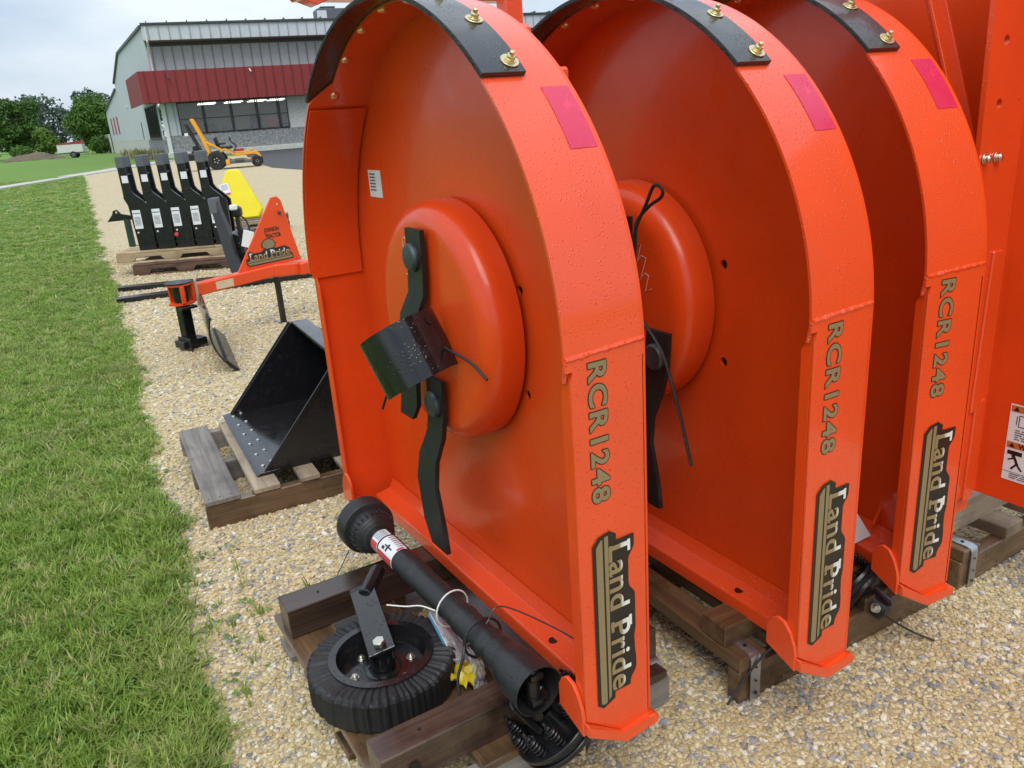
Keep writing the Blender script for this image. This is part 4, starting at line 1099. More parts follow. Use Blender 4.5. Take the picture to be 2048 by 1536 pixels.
b2('sleeper', .0, .042, -.95, .0, .004, .095, WOOD_BROWN, P3, 'n'); b2('sleeper', .55, .592, -.95, .0, .004, .095, WOOD_BROWN, P3, 'n')
for n0 in (-.085, -.50, -.90): b2('deck_board', -.002, .62, n0, n0 + .085, .096, .132, WOOD_TAN if n0 < -.1 else WOOD_BROWN, P3)
b2('deck_board', -.005, .20, -.31, -.22, .096, .136, WOOD_TAN, P3)
b2('cross_timber', .075, .165, -.60, .06, .133, .225, WOOD_TAN, P3, 'n')
strap(P3, (-.003, -.05, .134), math.pi / 2)
bolt(.020, .016, to_dir((-1, 0, 0), (.074, -.005, .18)), .0, .0).obj('bolt', ZINC_Y, P3)
P3b = thing('pallet', 'shaded timber skid under the third cutter', 'pallet', K(-.02, -.88, 0), KANG - R(8), 'timber skids under the cutters')
b2('sleeper', .12, .162, -.40, .0, .004, .098, WOOD_BROWN, P3b, 'n'); b2('sleeper', .9, .942, -.40, .0, .004, .098, WOOD_BROWN, P3b, 'n')
for n0 in (-.09, -.40): b2('deck_board', .115, .95, n0, n0 + .085, .099, .137, WOOD_BROWN, P3b)
for u0 in (.2, .8): b2('cross_timber', u0, u0 + .085, -.40, .0, .138, .20, WOOD_BROWN, P3b, 'n')

# ================================================================== drive shaft of the first cutter
A0, A1 = K(.985, .098, .283), K(.105, .083, .277)
ax = (A1 - A0); AL = ax.length
ds = thing('drive_shaft', 'black plastic covered drive shaft lying on the skid below the nearest cutter', 'drive shaft', A0, rot=ax.to_track_quat('Z', 'Y').to_euler(), group='black drive shafts')
def helix(r, h, turns, z0=0, n=10): return [(r * math.cos(2 * math.pi * k / n), r * math.sin(2 * math.pi * k / n), z0 + h * k / (turns * n)) for k in range(int(turns * n) + 1)]
def build_shaft(ds, L, labels=True):
    MB().lathe([(.060, .004), (.079, .0), (.082, .004), (.0815, .050), (.0775, .056), (.060, .060), (.060, .056), (.0755, .052), (.0770, .008), (.060, .008)], 48, None, closed=True).obj('bell_guard', PLASTIC, ds)
    rib = MB().box((.006, .0035, .036), bev=.001).obj('bell_rib', PLASTIC, ds)
    for k in range(24):
        q = rib if k == 0 else link('bell_rib', rib.data, PLASTIC, ds, smooth=0)
        a = 2 * math.pi * k / 24; q.location = (.0645 * math.cos(a), .0645 * math.sin(a), .077); q.rotation_euler = (0, R(-22) * 0, a)
    MB().lathe([(.064, .056), (.061, .090), (.058, .097), (.0585, .106), (.054, .110), (.054, .100), (.052, .064)], 48, None, closed=True).lathe([(.044, .096), (.055, .098), (.055, .112), (.047, .118), (.047, .132), (.044, .134)], 40).obj('bell_neck', PLASTIC, ds)
    _k = lambda pr: [(r * .89, z) for r, z in pr]
    MB().lathe(_k([(0, .11), (.0400, .11), (.0400, .40), (.0385, .402), (.0385, L * .70), (.0420, L * .70 + .004), (.0420, L * .70 + .016), (.0405, L * .70 + .018), (.0405, L - .15), (.0440, L - .146), (.0440, L - .136), (.0425, L - .132), (.0425, L - .112), (.0455, L - .108), (.0455, L - .098), (.044, L - .094), (.046, L - .07)]), 40).obj('shaft_cover', PLASTIC, ds)
    MB().lathe(_k([(.046, L - .075), (.055, L - .045), (.0605, L - .02), (.064, L + .055), (.0615, L + .055), (.058, L - .018), (.052, L - .042), (.044, L - .073)]), 44, None, closed=True).obj('cone_guard', PLASTIC, ds)
    # universal joint inside the cone
    MB().rod((0, 0, L - .08), (0, 0, L + .01), .030, 20, bev=.006).rod((0, -.046, L + .03), (0, .046, L + .03), .017, 16, bev=.004).box((.034, .018, .07), (0, .032, L + .02), bev=.008, seg=2).box((.034, .018, .07), (0, -.032, L + .02), bev=.008, seg=2).obj('yoke', BLACK_DRY, ds)
build_shaft(ds, AL)
inv = ds.matrix_basis.copy()
Mds = Matrix.Translation(A0) @ ax.to_track_quat('Z', 'Y').to_matrix().to_4x4(); Mi = Mds.inverted()
# stickers wrapped on the tube, turned towards the viewer
def wrap(name, z0, z1, mid, half, r, mat, par):
    rows = []
    for k in range(17):
        a = mid - half + 2 * half * k / 16; rows.append([(r * math.cos(a), r * math.sin(a), z0), (r * math.cos(a), r * math.sin(a), z1)])
    return MB().strip(rows, .0005).obj(name, mat, par)
vdir = Mi.to_3x3() @ (Vector((0, 0, CAM_H)) - (A0 + ax * .2)).normalized(); mid = math.atan2(vdir.y, vdir.x)
s1 = wrap('white_label', .150, .188, mid + .1, 1.05, .0361, WHITE_LABEL, ds)
s2 = wrap('danger_label', .196, .285, mid + .15, 1.2, .0361, WHITE_LABEL, ds)
for (z0, z1, m_, hf, mt, pr_) in ((.152, .186, mid + .75, .34, LABEL_RED, s1), (.199, .282, mid + .98, .34, LABEL_RED, s2), (.276, .284, mid - .5, .3, LABEL_RED, s2)):
    wrap('label_band', z0, z1, m_, hf, .0369, mt, pr_)
for k in range(5): wrap('label_line', .154 + k * .007, .156 + k * .007, mid - .25, .48, .0369, LABEL_TEXT, s1)
for k in range(6): wrap('label_line', .205 + k * .012, .208 + k * .012, mid - .72, .22, .0369, LABEL_TEXT, s2)
wrap('pictogram', .222, .262, mid + .05, .06, .0369, DECAL_BLACK, s2); wrap('pictogram', .236, .244, mid + .12, .3, .0369, DECAL_BLACK, s2); wrap('pictogram', .214, .228, mid + .3, .12, .0369, DECAL_BLACK, s2)
# slip clutch hanging from the joint
def build_clutch(parent, M, R0=.088):
    inner = MB()
    hub = MB().lathe([(0, -.085), (.030, -.085), (.034, -.078), (.034, -.03), (.06, -.022), (.06, .0), (.03, .004), (.03, .05), (0, .05)], 32, M).obj('clutch_hub', BLACK_DRY, parent)
    for z in (-.022, .0):
        MB().lathe([(.03, z), (R0 - .002, z), (R0, z + .002), (R0, z + .010), (R0 - .002, z + .012), (.03, z + .012)], 48, M).obj('clutch_plate', BLACK_DRY, parent)
    MB().lathe([(.03, -.010), (R0 - .008, -.010), (R0 - .008, .0), (.03, .0)], 40, M).obj('friction_disc', RUBBER, parent)
    for k in range(10):
        a = 2 * math.pi * k / 10 + .2; T = M @ Matrix.Translation((math.cos(a) * R0 * .80, math.sin(a) * R0 * .80, .012))
        m = MB()
        m.sweep([T @ Vector(p) for p in helix(.0105, .040, 4.5, .002)], .0030, 6)
        bolt(.0075, .008, T @ Matrix.Translation((0, 0, .042)), .0115, .014, m)
        m.obj('clutch_spring', BLACK_DRY, parent)
    fk = MB()
    for s in (-1, 1): fk.box((.060, .020, .105), (0, s * .036, .062), bev=.008, M=M)
    fk.rod(M @ Vector((0, -.05, .07)), M @ Vector((0, .05, .07)), .013, 12); fk.rod(M @ Vector((-.045, 0, .07)), M @ Vector((.045, 0, .07)), .013, 12)
    fk.obj('clutch_yoke', BLACK_DRY, parent)
    bolt(.011, .010, M @ to_dir((1, .3, 0), (.032, .01, -.062)), .013, .014).obj('clamp_bolt', ZINC, parent)
cdir = (KU * .30 + KN * .50 + Vector((0, 0, .78))).normalized()
Mc = cdir.to_track_quat('Z', 'Y').to_matrix().to_4x4(); Mc.translation = K(.078, .024, .150)
build_clutch(ds, Mi @ Mc, .106)
# second shaft: only its clutch shows between the middle and third cutter
A2, A3 = K(.75, -1.02, .26), K(.03, -.93, .20)
ax2 = A3 - A2
ds2 = thing('drive_shaft', 'black drive shaft whose clutch end shows between the middle and third cutters', 'drive shaft', A2, rot=ax2.to_track_quat('Z', 'Y').to_euler(), group='black drive shafts')
build_shaft(ds2, ax2.length - .1)
Mi2 = (Matrix.Translation(A2) @ ax2.to_track_quat('Z', 'Y').to_matrix().to_4x4()).inverted()
Mc2 = (KU * .78 + KN * .12 + Vector((0, 0, .35))).normalized().to_track_quat('Z', 'Y').to_matrix().to_4x4(); Mc2.translation = K(.02, -.945, .125)
build_clutch(ds2, Mi2 @ Mc2, .106)
tag(MB().strip([[K(.10, -.93, .31), K(.085, -.99, .325)], [K(.055, -.94, .245), K(.035, -.995, .265)]], .001).obj('paper_tag', WHITE_LABEL), 'white paper tag stuck beside the second cutter near the shaft', 'tag')

# ties on the shaft
def ring(c, d, r, n=24):
    q = Vector(d).to_track_quat('Z', 'Y'); return [Vector(c) + q @ Vector((r * math.cos(2 * math.pi * k / n), r * math.sin(2 * math.pi * k / n), 0)) for k in range(n + 1)]
def shp(f): return A0 + ax * f
wt = MB().sweep(ring(shp(.64), ax + Vector((.15, 0, 0)), .047), .0022, 6).sweep(spline([shp(.64) + KN * .045 + Vector((0, 0, .012)), shp(.64) + KN * .07 + KU * .03 + Vector((0, 0, .02)), shp(.64) + KN * .10 + KU * .05 + Vector((0, 0, .02)), shp(.64) + KN * .135 + KU * .085 + Vector((0, 0, .02))]), .0018, 6)
tag(wt.obj('cable_tie', WHITE_PLASTIC), 'white cable tie round the drive shaft holding a plastic bag', 'cable tie')
tie('black cable tie round the lower end of the drive shaft, its tail hanging down', ring(shp(.805), ax, .049) + [Vector(p) for p in spline([shp(.805) + KN * .049, shp(.82) + KN * .062 + Vector((0, 0, -.02)), shp(.83) + KN * .085 + Vector((0, 0, -.07)), shp(.86) + KN * .085 + Vector((0, 0, -.12)), shp(.90) + KN * .065 + Vector((0, 0, -.15))])], .0035)
tie('thin black wire from the shaft to the near skirt of the first cutter', spline([shp(.83) + Vector((0, 0, .05)), shp(.83) - KN * .05 + Vector((0, 0, .075)), K(.06, -.03, .345), K(.03, -.015, .325)]), .0018)
tie('thin black wire trailing from the shaft bell to the gravel', spline([A0 + ax * .06 + KN * .07 + Vector((0, 0, -.05)), A0 + ax * .08 + KN * .13 + Vector((0, 0, -.12)), A0 + ax * .1 + KN * .17 + Vector((0, 0, -.17))]), .0015)
tie('black strap hanging across the corner of the middle skid', spline([K(-.06, -.60, .19), K(-.03, -.53, .15), K(-.012, -.475, .09), K(.0, -.42, .02)]), .003)
tie('stiff black cable tie sticking out on the gravel under the second shaft', spline([K(-.03, -.93, .10), K(-.06, -.96, .07), K(-.10, -1.0, .035), K(-.145, -1.04, .012)]), .003)

# plastic bags
def crumple(size, seed, n=14, amp=.3):
    rd = random.Random(seed); m = MB(); rows = []
    for i in range(n):
        rows.append([Vector(((j / (n - 1) - .5) * size[0] + rd.gauss(0, size[0] * .02), (i / (n - 1) - .5) * size[1] + rd.gauss(0, size[1] * .02), size[2] * (math.sin(i * 1.3 + seed) * math.cos(j * 1.1) * amp + rd.uniform(-.5, .5) * amp + (1 - abs(j / (n - 1) - .5) * 2) * .6))) for j in range(n)])
    return m.strip(rows, .001)
PB = NT('clear_plastic_bag').set(Base_Color=(.86, .90, .93), Roughness=.12, Transmission_Weight=.75, IOR=1.2, Alpha=.8).m
BLUEP = simple('blue_booklet_cover', (.08, .26, .42), .35, vary=.5)
bag = thing('manual_bag', 'clear plastic bag with a blue and white booklet hanging from the drive shaft', 'plastic bag', K(.445, .085, .185), KANG, rot=(R(28), R(-30), KANG))
MB().box((.14, .085, .008), bev=.001).obj('booklet', BLUEP, bag)
MB().boxm((-.07, .012, .0045), (.069, .042, .0052)).boxm((.02, -.042, .0045), (.069, .01, .0052)).obj('booklet_stripe', WHITE_LABEL, bag)
crumple((.15, .09, .010), 3).obj('bag', PB, bag, (-.005, 0, .007))
crumple((.12, .04, .02), 5).obj('bag_neck', PB, bag, (-.12, .01, .02), (0, R(-25), 0))
yb = crumple((.10, .085, .03), 8, 12, .45).obj('yellow_bag', YELLOW_BAG, None, K(.365, .115, .132), (.1, .15, KANG + .5))
tag(yb, 'small crumpled yellow plastic bag on the skid beside the spare wheel', 'plastic bag')

# ================================================================== laminated tail wheel lying on the skid
tw = thing('tail_wheel', 'black laminated rubber wheel with steel arm lying flat on the skid', 'wheel', K(.478, .264, .106), KANG)
rd = random.Random(11); N_ = 168
lam = [(rd.uniform(-.0016, .0016), rd.uniform(-.0014, .0014)) for _ in range(N_)]
w_ = 0
for k in range(N_):
    if k == w_: lam[k] = (-.0016 + rd.uniform(-.0016, .0008), -.0030 + rd.uniform(-.003, .001)); w_ += rd.choice((2, 3, 3, 4))
def jit(k, i, r, z):
    a, b = lam[k]
    if i in (0, 1): return r + a * .2, z + b * .6
    if i in (2, 3, 4): return r + a * (2 if i > 2 else 1), z + b * (1.2 if i < 4 else .6)
    return r + a * 1.6, z
MB().lathe([(.112, .108), (.128, .113), (.165, .112), (.174, .108), (.1785, .099), (.1795, .055), (.178, .012), (.170, .0), (.112, .002)], N_, None, closed=True, jitter=jit).obj('tyre', RUBBER_LAM, tw, smooth=12)
MB().lathe([(.128, .114), (.1275, .118), (.109, .119), (.107, .115), (.1025, .066), (.100, .060), (.030, .058), (.030, .050), (.106, .050), (.111, .106)], 72, None, closed=True).obj('rim', BLACK, tw)
MB().cyl(.031, .085, Matrix.Translation((0, 0, .055)), 32, bev=.003).lathe([(.031, .060), (.042, .061), (.045, .0595)], 32).obj('hub', BLACK, tw)
for k in range(6):
    a = 2 * math.pi * k / 6 + .45
    bolt(.0085, .008, Matrix.Translation((math.cos(a) * .072, math.sin(a) * .072, .059)), .011, .005).obj('rim_bolt', ZINC, tw)
for o_ in list(tw.children):
    for v in o_.data.vertices: v.co.z *= .78
am = MB(); am.box((.285, .066, .010), (.105, 0, .148), bev=.0015).box((.285, .008, .03), (.105, .029, .136), bev=.0015)
am.box((.012, .066, .03), (.242, 0, .136), bev=.0015)
ao = am.obj('wheel_arm', BLACK, tw, (0, -.028, -.026), (R(-11), R(-3), R(-12)))
bolt(.0165, .014, Matrix.Translation((-.012, 0, .153)), .0, .0).obj('arm_bolt', ZINC, ao)
MB().rod((.20, -.045, .15), (.27, -.115, .168), .0205, 20, bev=.003).rod((.235, -.02, .14), (.22, -.06, .15), .016, 12).obj('caster_pin', BLACK_DRY, tw, (0, 0, -.022))

# ================================================================== loader bucket on its pallet
BO = Vector((-1.177, 2.707, 0)); BA = R(26.65)
bp = thing('pallet', 'weathered grey wooden pallet under the black loader bucket', 'pallet', BO, BA)
def pb(name, x0, x1, y0, y1, z0, z1, mat, along='y', par=None):
    par = par or bp; c = ((x0 + x1) / 2, (y0 + y1) / 2, (z0 + z1) / 2)
    if along == 'x': return board(name, (x1 - x0, y1 - y0, z1 - z0), c, mat, par)
    return board(name, (y1 - y0, x1 - x0, z1 - z0), c, mat, par, math.pi / 2)
for y in (0.0, .41, .826): pb('stringer', .002, 1.12, y, y + .042, .004, .099, WOOD_BROWN if y == 0 else WOOD_GREY, 'x')
for (x0, x1, mt) in ((0, .128, WOOD_GREY), (.185, .285, WOOD_TAN), (.362, .44, WOOD_TAN), (.53, .62, WOOD_TAN), (.70, .80, WOOD_GREY), (.86, .96, WOOD_GREY), (1.0, 1.12, WOOD_GREY)):
    pb('deck_board', x0, x1, -.004, .87, .100, .121, mt)
for x0 in (.0, .5, 1.0): pb('bottom_board', x0, x0 + .09, .0, .868, -.012, .0035, WOOD_GREY)
for x in (.02, .06, .10, .20, .24, .27, .38, .42):
    MB().cyl(.003, .001, Matrix.Translation((x, .02, .1212)), 8).cyl(.003, .001, Matrix.Translation((x, .845, .1212)), 8).obj('nail', STEEL, bp)
bk = thing('loader_bucket', 'glossy black loader bucket with a bolted cutting edge on a grey pallet', 'loader bucket', BO + Vector((math.cos(BA) * .25, math.sin(BA) * .25, .122)), BA)
y0, y1 = .115, .915
side = [(.030, .002), (.0, .010), (.345, .405), (.375, .412), (.42, .405), (.56, .30), (.56, .002)]
MXZ = axes((1, 0, 0), (0, 0, 1), (0, -1, 0))
def am2(y): m = MXZ.copy(); m.translation = Vector((0, y, 0)); return m
for y in (y0 + .010, y1): MB().prism(side, .010, am2(y), .002).obj('side_plate', BLACK, bk)
for yy in (y0 - .001, y1 + .001): MB().bar((.004, yy, .012), (.345, yy, .407), .014, .006, .001, up=(0, 1, 0)).obj('side_edge', BLACK, bk)
prof = [(.05, .004), (.42, .004), (.50, .03), (.54, .08), (.55, .14), (.50, .28), (.42, .40), (.37, .412)]
rows = [[(x, y0 + .011, z) for x, z in prof], [(x, y1 - .011, z) for x, z in prof]]
MB().strip(rows, .008).obj('shell', BLACK, bk, smooth=30)
MB().boxm((.352, y0 + .011, .395), (.43, y1 - .011, .414), .003).obj('top_lip', BLACK, bk)
MB().prism([(-.035, .004), (-.028, .0), (.060, .0), (.060, .014), (-.020, .014)], y1 - y0 + .02, am2(y1 + .01), .001).obj('cutting_edge', BLACK, bk)
for k in range(6):
    for x in (.005, .045):
        MB().lathe([(.0085, 0), (.0078, .004), (.005, .006), (0, .0063)], 14, Matrix.Translation((x, y0 + .06 + k * .137 + (.03 if x > .02 else 0), .0138))).obj('edge_bolt', ZINC, bk)
MB().cyl(.02, .02, Matrix.Translation((.44, y0 + .12, .40)), 12).obj('lift_eye', BLACK_DRY, bk)

# ================================================================== rear blade with orange A-frame
RB = Vector((-1.543, 6.239, 0)); RA = math.atan2(.762, .647)
rbm = thing('rear_blade', 'orange rear blade implement with triangular plate and black curved blade', 'rear blade', RB, RA)
# local x along the boom (towards the rear end), y to the left, z up
MB().plate([(-.585, .452), (-.03, .452), (-.135, .915), (-.165, .945), (-.215, .94)], [circle(-.165, .89, .010, 12)], .014, at_(axes((1, 0, 0), (0, 0, 1), (0, -1, 0)), 0, -.0, 0)).obj('triangular_plate', ORANGE_FAR, rbm)
bolt(.014, .014, to_dir((0, -1, 0), (-.165, -.008, .825)), .0, .006).obj('plate_bolt', STEEL, rbm)
for x, z in ((-.50, .475), (-.07, .475)): bolt(.008, .006, to_dir((0, -1, 0), (x, -.008, z)), 0, 0).obj('plate_bolt', ORANGE_FAR, rbm)
MB().bar((-.99, 0, .40), (-.30, 0, .415), .085, .085, .008).bar((-.31, 0, .415), (.0, 0, .385), .10, .095, .012).boxm((-.10, -.09, .345), (.03, .09, .44), .012).obj('boom', ORANGE_FAR, rbm)
MB().boxm((-.80, -.044, .375), (-.66, -.0435, .43)).obj('pale_label', simple('cream_label', (.62, .48, .30), .5), rbm)
MB().rod((-.005, -.14, .385), (-.005, -.09, .385), .014, 12).rod((-.005, .09, .385), (-.005, .3, .36), .016, 12).obj('hitch_pin', ZINC_Y, rbm)
MB().boxm((-.29, -.018, .0), (-.255, .018, .40), .003).boxm((-.31, -.04, .0), (-.235, .04, .008)).obj('stand_leg', BLACK_DRY, rbm)
# pivot head
ph = MB().plate(circle(-1.05, 0, .085, 28), [circle(-1.05, 0, .02)], .012, Matrix.Translation((0, 0, .462))).plate(circle(-1.05, 0, .085, 28), [circle(-1.05, 0, .02)], .012, Matrix.Translation((0, 0, .332)))
ph.boxm((-.985, -.05, .33), (-.965, .05, .465), .004).boxm((-1.09, -.088, .338), (-1.06, -.074, .456), .003).boxm((-1.09, .074, .338), (-1.06, .088, .456), .003)
ph.obj('pivot_head', ORANGE_FAR, rbm)
MB().cyl(.05, .11, Matrix.Translation((-1.05, 0, .345)), 20).cyl(.09, .008, Matrix.Translation((-1.05, 0, .469)), 28).boxm((-1.12, -.11, .30), (-1.0, -.05, .318), .003).obj('pivot_core', BLACK_DRY, rbm)
MB().sweep([(-.96, -.06, .30), (-.96, -.06, .48), (-.94, -.05, .50), (-.90, .0, .50)], .011, 8).obj('lock_pin', simple('pin_tan', (.42, .30, .20), .5, .2), rbm)
MB().box((.075, .075, .30), (-1.05, 0, .175), bev=.006).box((.18, .12, .05), (-1.04, 0, .05), bev=.004).box((.012, .16, .09), (-1.10, -.03, .055), bev=.002).obj('spindle', BLACK_DRY, rbm)
# moldboard: curved sheet running towards the viewer
d1 = Matrix.Rotation(-RA, 3, 'Z') @ Vector((.42, -1.0, 0)).normalized(); s0 = Matrix.Rotation(-RA, 3, 'Z') @ Vector((.90, .43, 0)).normalized()
m0 = Matrix.Rotation(-RA, 3, 'Z') @ (Vector((-2.235, 5.63, 0)) - RB)
rows = []
for t in (0, .25, .5, .75, 1.0):
    base = m0 + d1 * (1.0 * t)
    rows.append([base + s0 * (.085 * (1 - math.cos(q * 1.25)) * 1.6 - .03 * q) * 1 + s0 * (.10 if False else 0) + Vector((0, 0, .01 + .36 * q)) - s0 * .0 for q in [k / 10 for k in range(11)]])
rows = [[p + s0 * (.16 * (1 - k / 10) ** 2) for k, p in enumerate(r)] for r in rows]
MB().strip(rows, .010).obj('moldboard', BLACK, rbm, smooth=40)
ed = [[p + s0 * .012 for p in (r[0], r[1], r[2])] for r in rows]
MB().strip(ed, .012).obj('cutting_edge', BLACK_DRY, rbm)
for t in (.1, .35, .6, .85):
    p = m0 + d1 * t + s0 * .135 + Vector((0, 0, .07)); bolt(.009, .01, to_dir(-s0 + Vector((0, 0, -.2)), p), .012, .006).obj('edge_bolt', BLACK_DRY, rbm)
# lettering on the plate
TX = axes((1, 0, 0), (0, 0, 1), (0, -1, 0))
tj = MB().mesh(text_mesh('Johnson'.upper(), .048, .0012, 0, .9)).obj('name_decal', DECAL_BLACK, rbm, smooth=0); tj.matrix_local = at_(TX, -.318, -.0085, .700) @ Matrix.Diagonal((.62, .9, 1, 1))
tj2 = MB().mesh(text_mesh('Tractor'.upper(), .048, .0012, 0, .9)).obj('name_decal', DECAL_BLACK, rbm, smooth=0); tj2.matrix_local = at_(TX, -.316, -.0085, .655) @ Matrix.Diagonal((.66, .9, 1, 1))
lg = land_pride(rbm, at_(TX, -.475, -.0082, .516) @ Matrix.Diagonal((1, 1, 1, 1)), .375)
crown = [(-.335, .56), (-.30, .56), (-.30, .575), (-.255, .58), (-.235, .61), (-.255, .64), (-.29, .655), (-.33, .65), (-.365, .625), (-.362, .595), (-.33, .578)]
tre = MB().prism(crown, .0006, at_(axes((1, 0, 0), (0, 0, 1), (0, -1, 0)), 0, -.0076, 0)).obj('tree_emblem', DECAL_BLACK, rbm, smooth=0)
cxm, czm = -.30, .615
MB().prism([(cxm + (x - cxm) * .86, czm + (z - czm) * .86) for x, z in crown], .0006, at_(axes((1, 0, 0), (0, 0, 1), (0, -1, 0)), 0, -.0083, 0)).obj('emblem_fill', DECAL_TAN, tre, smooth=0)

# ================================================================== pallet forks with dark upright
pf = thing('pallet_fork_frame', 'dark grey bent steel upright standing behind the rear blade, with two long black fork tines', 'pallet forks', (-2.64, 7.75, 0), 0)
def wp(x, y, z): return Vector((x + 2.64, y - 7.75, z))
MB().prism([(-.085, .835), (-.012, .84), (.0, .73), (.045, .56), (.075, .30), (.16, .012), (.03, .012), (-.02, .30), (-.05, .55), (-.065, .70)], .10, axes((1, 0, 0), (0, 0, 1), (0, -1, 0), (0, .08, 0)), .006).obj('upright', GREY_DARK, pf)
MB().prism([(-.088, .70), (-.012, .70), (-.008, .845), (-.088, .84)], .11, axes((1, 0, 0), (0, 0, 1), (0, -1, 0), (0, .085, 0)), .006).obj('end_cap', GREY_CAP, pf)
MB().prism([(.02, .50), (.11, .46), (.20, .05), (.10, .012)], .5, axes((1, 0, 0), (0, 0, 1), (0, -1, 0), (0, .60, 0)), .004).obj('back_plate', BLACK_DRY, pf)
for (a, b) in ((wp(-3.80, 7.87, .03), wp(-1.55, 8.25, .03)), (wp(-3.56, 7.28, .03), wp(-1.50, 8.03, .045))):
    MB().bar(a, b, .11, .04, .004).obj('fork_tine', BLACK_DRY, pf)
hd = MB(); hd.boxm((.13, .0, .30), (.17, .06, .74), .008).box((.09, .09, .10), (.15, .03, .70), bev=.02).rod((.12, .02, .40), (.25, .04, .37), .012, 8)
hd.obj('tool_carrier', BLACK_DRY, pf); MB().box((.07, .05, .05), (.14, -.02, .745), bev=.01).box((.10, .012, .16), (.22, -.01, .44), (0, .3, 0), bev=.003).obj('wrapped_parts', WHITE_PLASTIC, pf)
hz = MB(); hz.sweep(spline([wp(-2.55, 7.8, .70), wp(-2.42, 7.8, .60), wp(-2.40, 7.8, .30), wp(-2.36, 7.8, .08)]), .008, 6).sweep(spline([wp(-2.52, 7.8, .72), wp(-2.45, 7.78, .40), wp(-2.48, 7.78, .12), wp(-2.42, 7.78, .06)]), .008, 6)
hz.obj('hose', RUBBER, pf)

# ================================================================== five tall black brackets on two stacked pallets
def block_pallet(label, loc, rz, w, d, h, mats, group, gap=True):
    p = thing('pallet', label, 'pallet', loc, rz, group); a, b = mats
    n = max(5, int(d / .17)); 
    for k in range(n): board('deck_board', (w, d / n - .045, .02), (w / 2, (k + .5) * d / n, h - .01), b, p)
    for y in (.02, d / 2, d - .02):
        st = MB().prism([(0, 0), (.15 * w, 0), (.18 * w, h * .42), (.40 * w, h * .42), (.43 * w, 0), (.57 * w, 0), (.60 * w, h * .42), (.82 * w, h * .42), (.85 * w, 0), (w, 0), (w, h - .044), (0, h - .044)], .038, axes((1, 0, 0), (0, 0, 1), (0, -1, 0), (-w / 2, .019, -(h - .044) / 2)), .003)
        st.obj('stringer', a, p, (w / 2, y, .022 + (h - .044) / 2))
    for k in range(3): board('bottom_board', (w, .09, .02), (w / 2, .05 + k * (d - .1) / 2, .011), a, p)
    return p
block_pallet('old dark red brown pallet at the bottom of the stack under the black brackets', (-4.02, 8.72, .0), R(4), 1.12, 1.0, .125, (WOOD_RED, WOOD_RED), 'pallets under the black brackets')
block_pallet('paler wooden pallet on top of the stack under the black brackets', (-4.20, 8.78, .126), R(4), 1.18, 1.0, .125, (WOOD_PALE, WOOD_PALE), 'pallets under the black brackets')
prof_b = [(0, 0), (.185, .0), (.195, .47), (.13, .54), (.065, .60), (.034, .64), (.024, .99), (-.056, .99), (-.05, .64), (-.055, .56), (-.02, .49)]
names = ['leftmost tall black steel bracket on the pallet stack', 'second tall black steel bracket from the left', 'middle one of the five tall black steel brackets', 'fourth tall black steel bracket from the left', 'rightmost tall black steel bracket beside the yellow shell']
for k in range(5):
    b = thing('black_bracket', names[k], 'bracket', (-3.98 + .208 * k, 8.93 + .008 * k, .252), R(4), 'tall black brackets on the pallet stack')
    for y in (.0, .17):
        pl = MB().prism(prof_b, .03, axes((1, 0, 0), (0, 0, 1), (0, -1, 0), (0, y, 0)), .004).obj('plate', BLACK_DRY, b)
        MB().prism([(-.060, .88), (.028, .88), (.027, 1.0), (-.059, 1.0)], .042, axes((1, 0, 0), (0, 0, 1), (0, -1, 0), (0, y + .006, 0)), .006).obj('end_cap', GREY_CAP, pl)
    MB().bar((.10, -.031, .545), (.19, -.031, .475), .008, .02).bar((-.05, -.032, .615), (.03, -.032, .615), .006, .012, .002).obj('flange', BLACK_DRY, b)
    MB().boxm((.02, .001, .05), (.17, .139, .07)).obj('spreader', BLACK_DRY, b); MB().boxm((-.04, .001, .80), (.02, .139, .82)).obj('spreader', BLACK_DRY, b)
    if k < 4: board('timber_batten', (.26, .075, .04), (.20, .10, .50), WOOD_PALE, b, math.pi / 2)
    l1 = MB().boxm((-.03, -.0335, .725), (.035, -.0325, .80)).obj('small_tag', WHITE_LABEL, b)
    l2 = MB().boxm((.005, -.0335, .235), (.09, -.0325, .435)).obj('data_label', WHITE_LABEL, b)
    pr = label_print(l2, .075, .12, 7, k); pr.matrix_local = axes((1, 0, 0), (0, 0, 1), (0, -1, 0), (.047, -.0338, .31))
    MB().boxm((.01, -.0345, .395), (.085, -.0336, .405)).obj('print', LABEL_TEXT, l2)
    bolt(.010, .01, to_dir((0, -1, 0), (.028, -.031, .195)), 0, 0).obj('plate_bolt', WHITE_LABEL, b)
tag(MB().cyl(.022, .03, to_dir((0, -1, 0), (0, 0, 0)), 16, bev=.004).obj('red_knob', LABEL_RED, None, (-3.545, 8.92, .40)), 'small round red cap between the second and third bracket', 'cap')
hb_ = thing('black_drawbar', 'small black lug plate jutting out left of the brackets', 'lug plate', (-4.30, 9.3, 0))
MB().plate([(-.15, .545), (.13, .555), (.13, .60), (.02, .625), (-.02, .675), (-.06, .665), (-.08, .62)], [circle(-.03, .645, .014, 12)], .02, axes((1, 0, 0), (0, 0, 1), (0, -1, 0))).obj('lug', BLACK_DRY, hb_)
MB().boxm((.04, -.02, .25), (.10, .03, .56), .004).boxm((-.05, .0, .553), (.13, .18, .58), .004).obj('support', simple('dark_green_paint', (.015, .05, .035), .5), hb_)

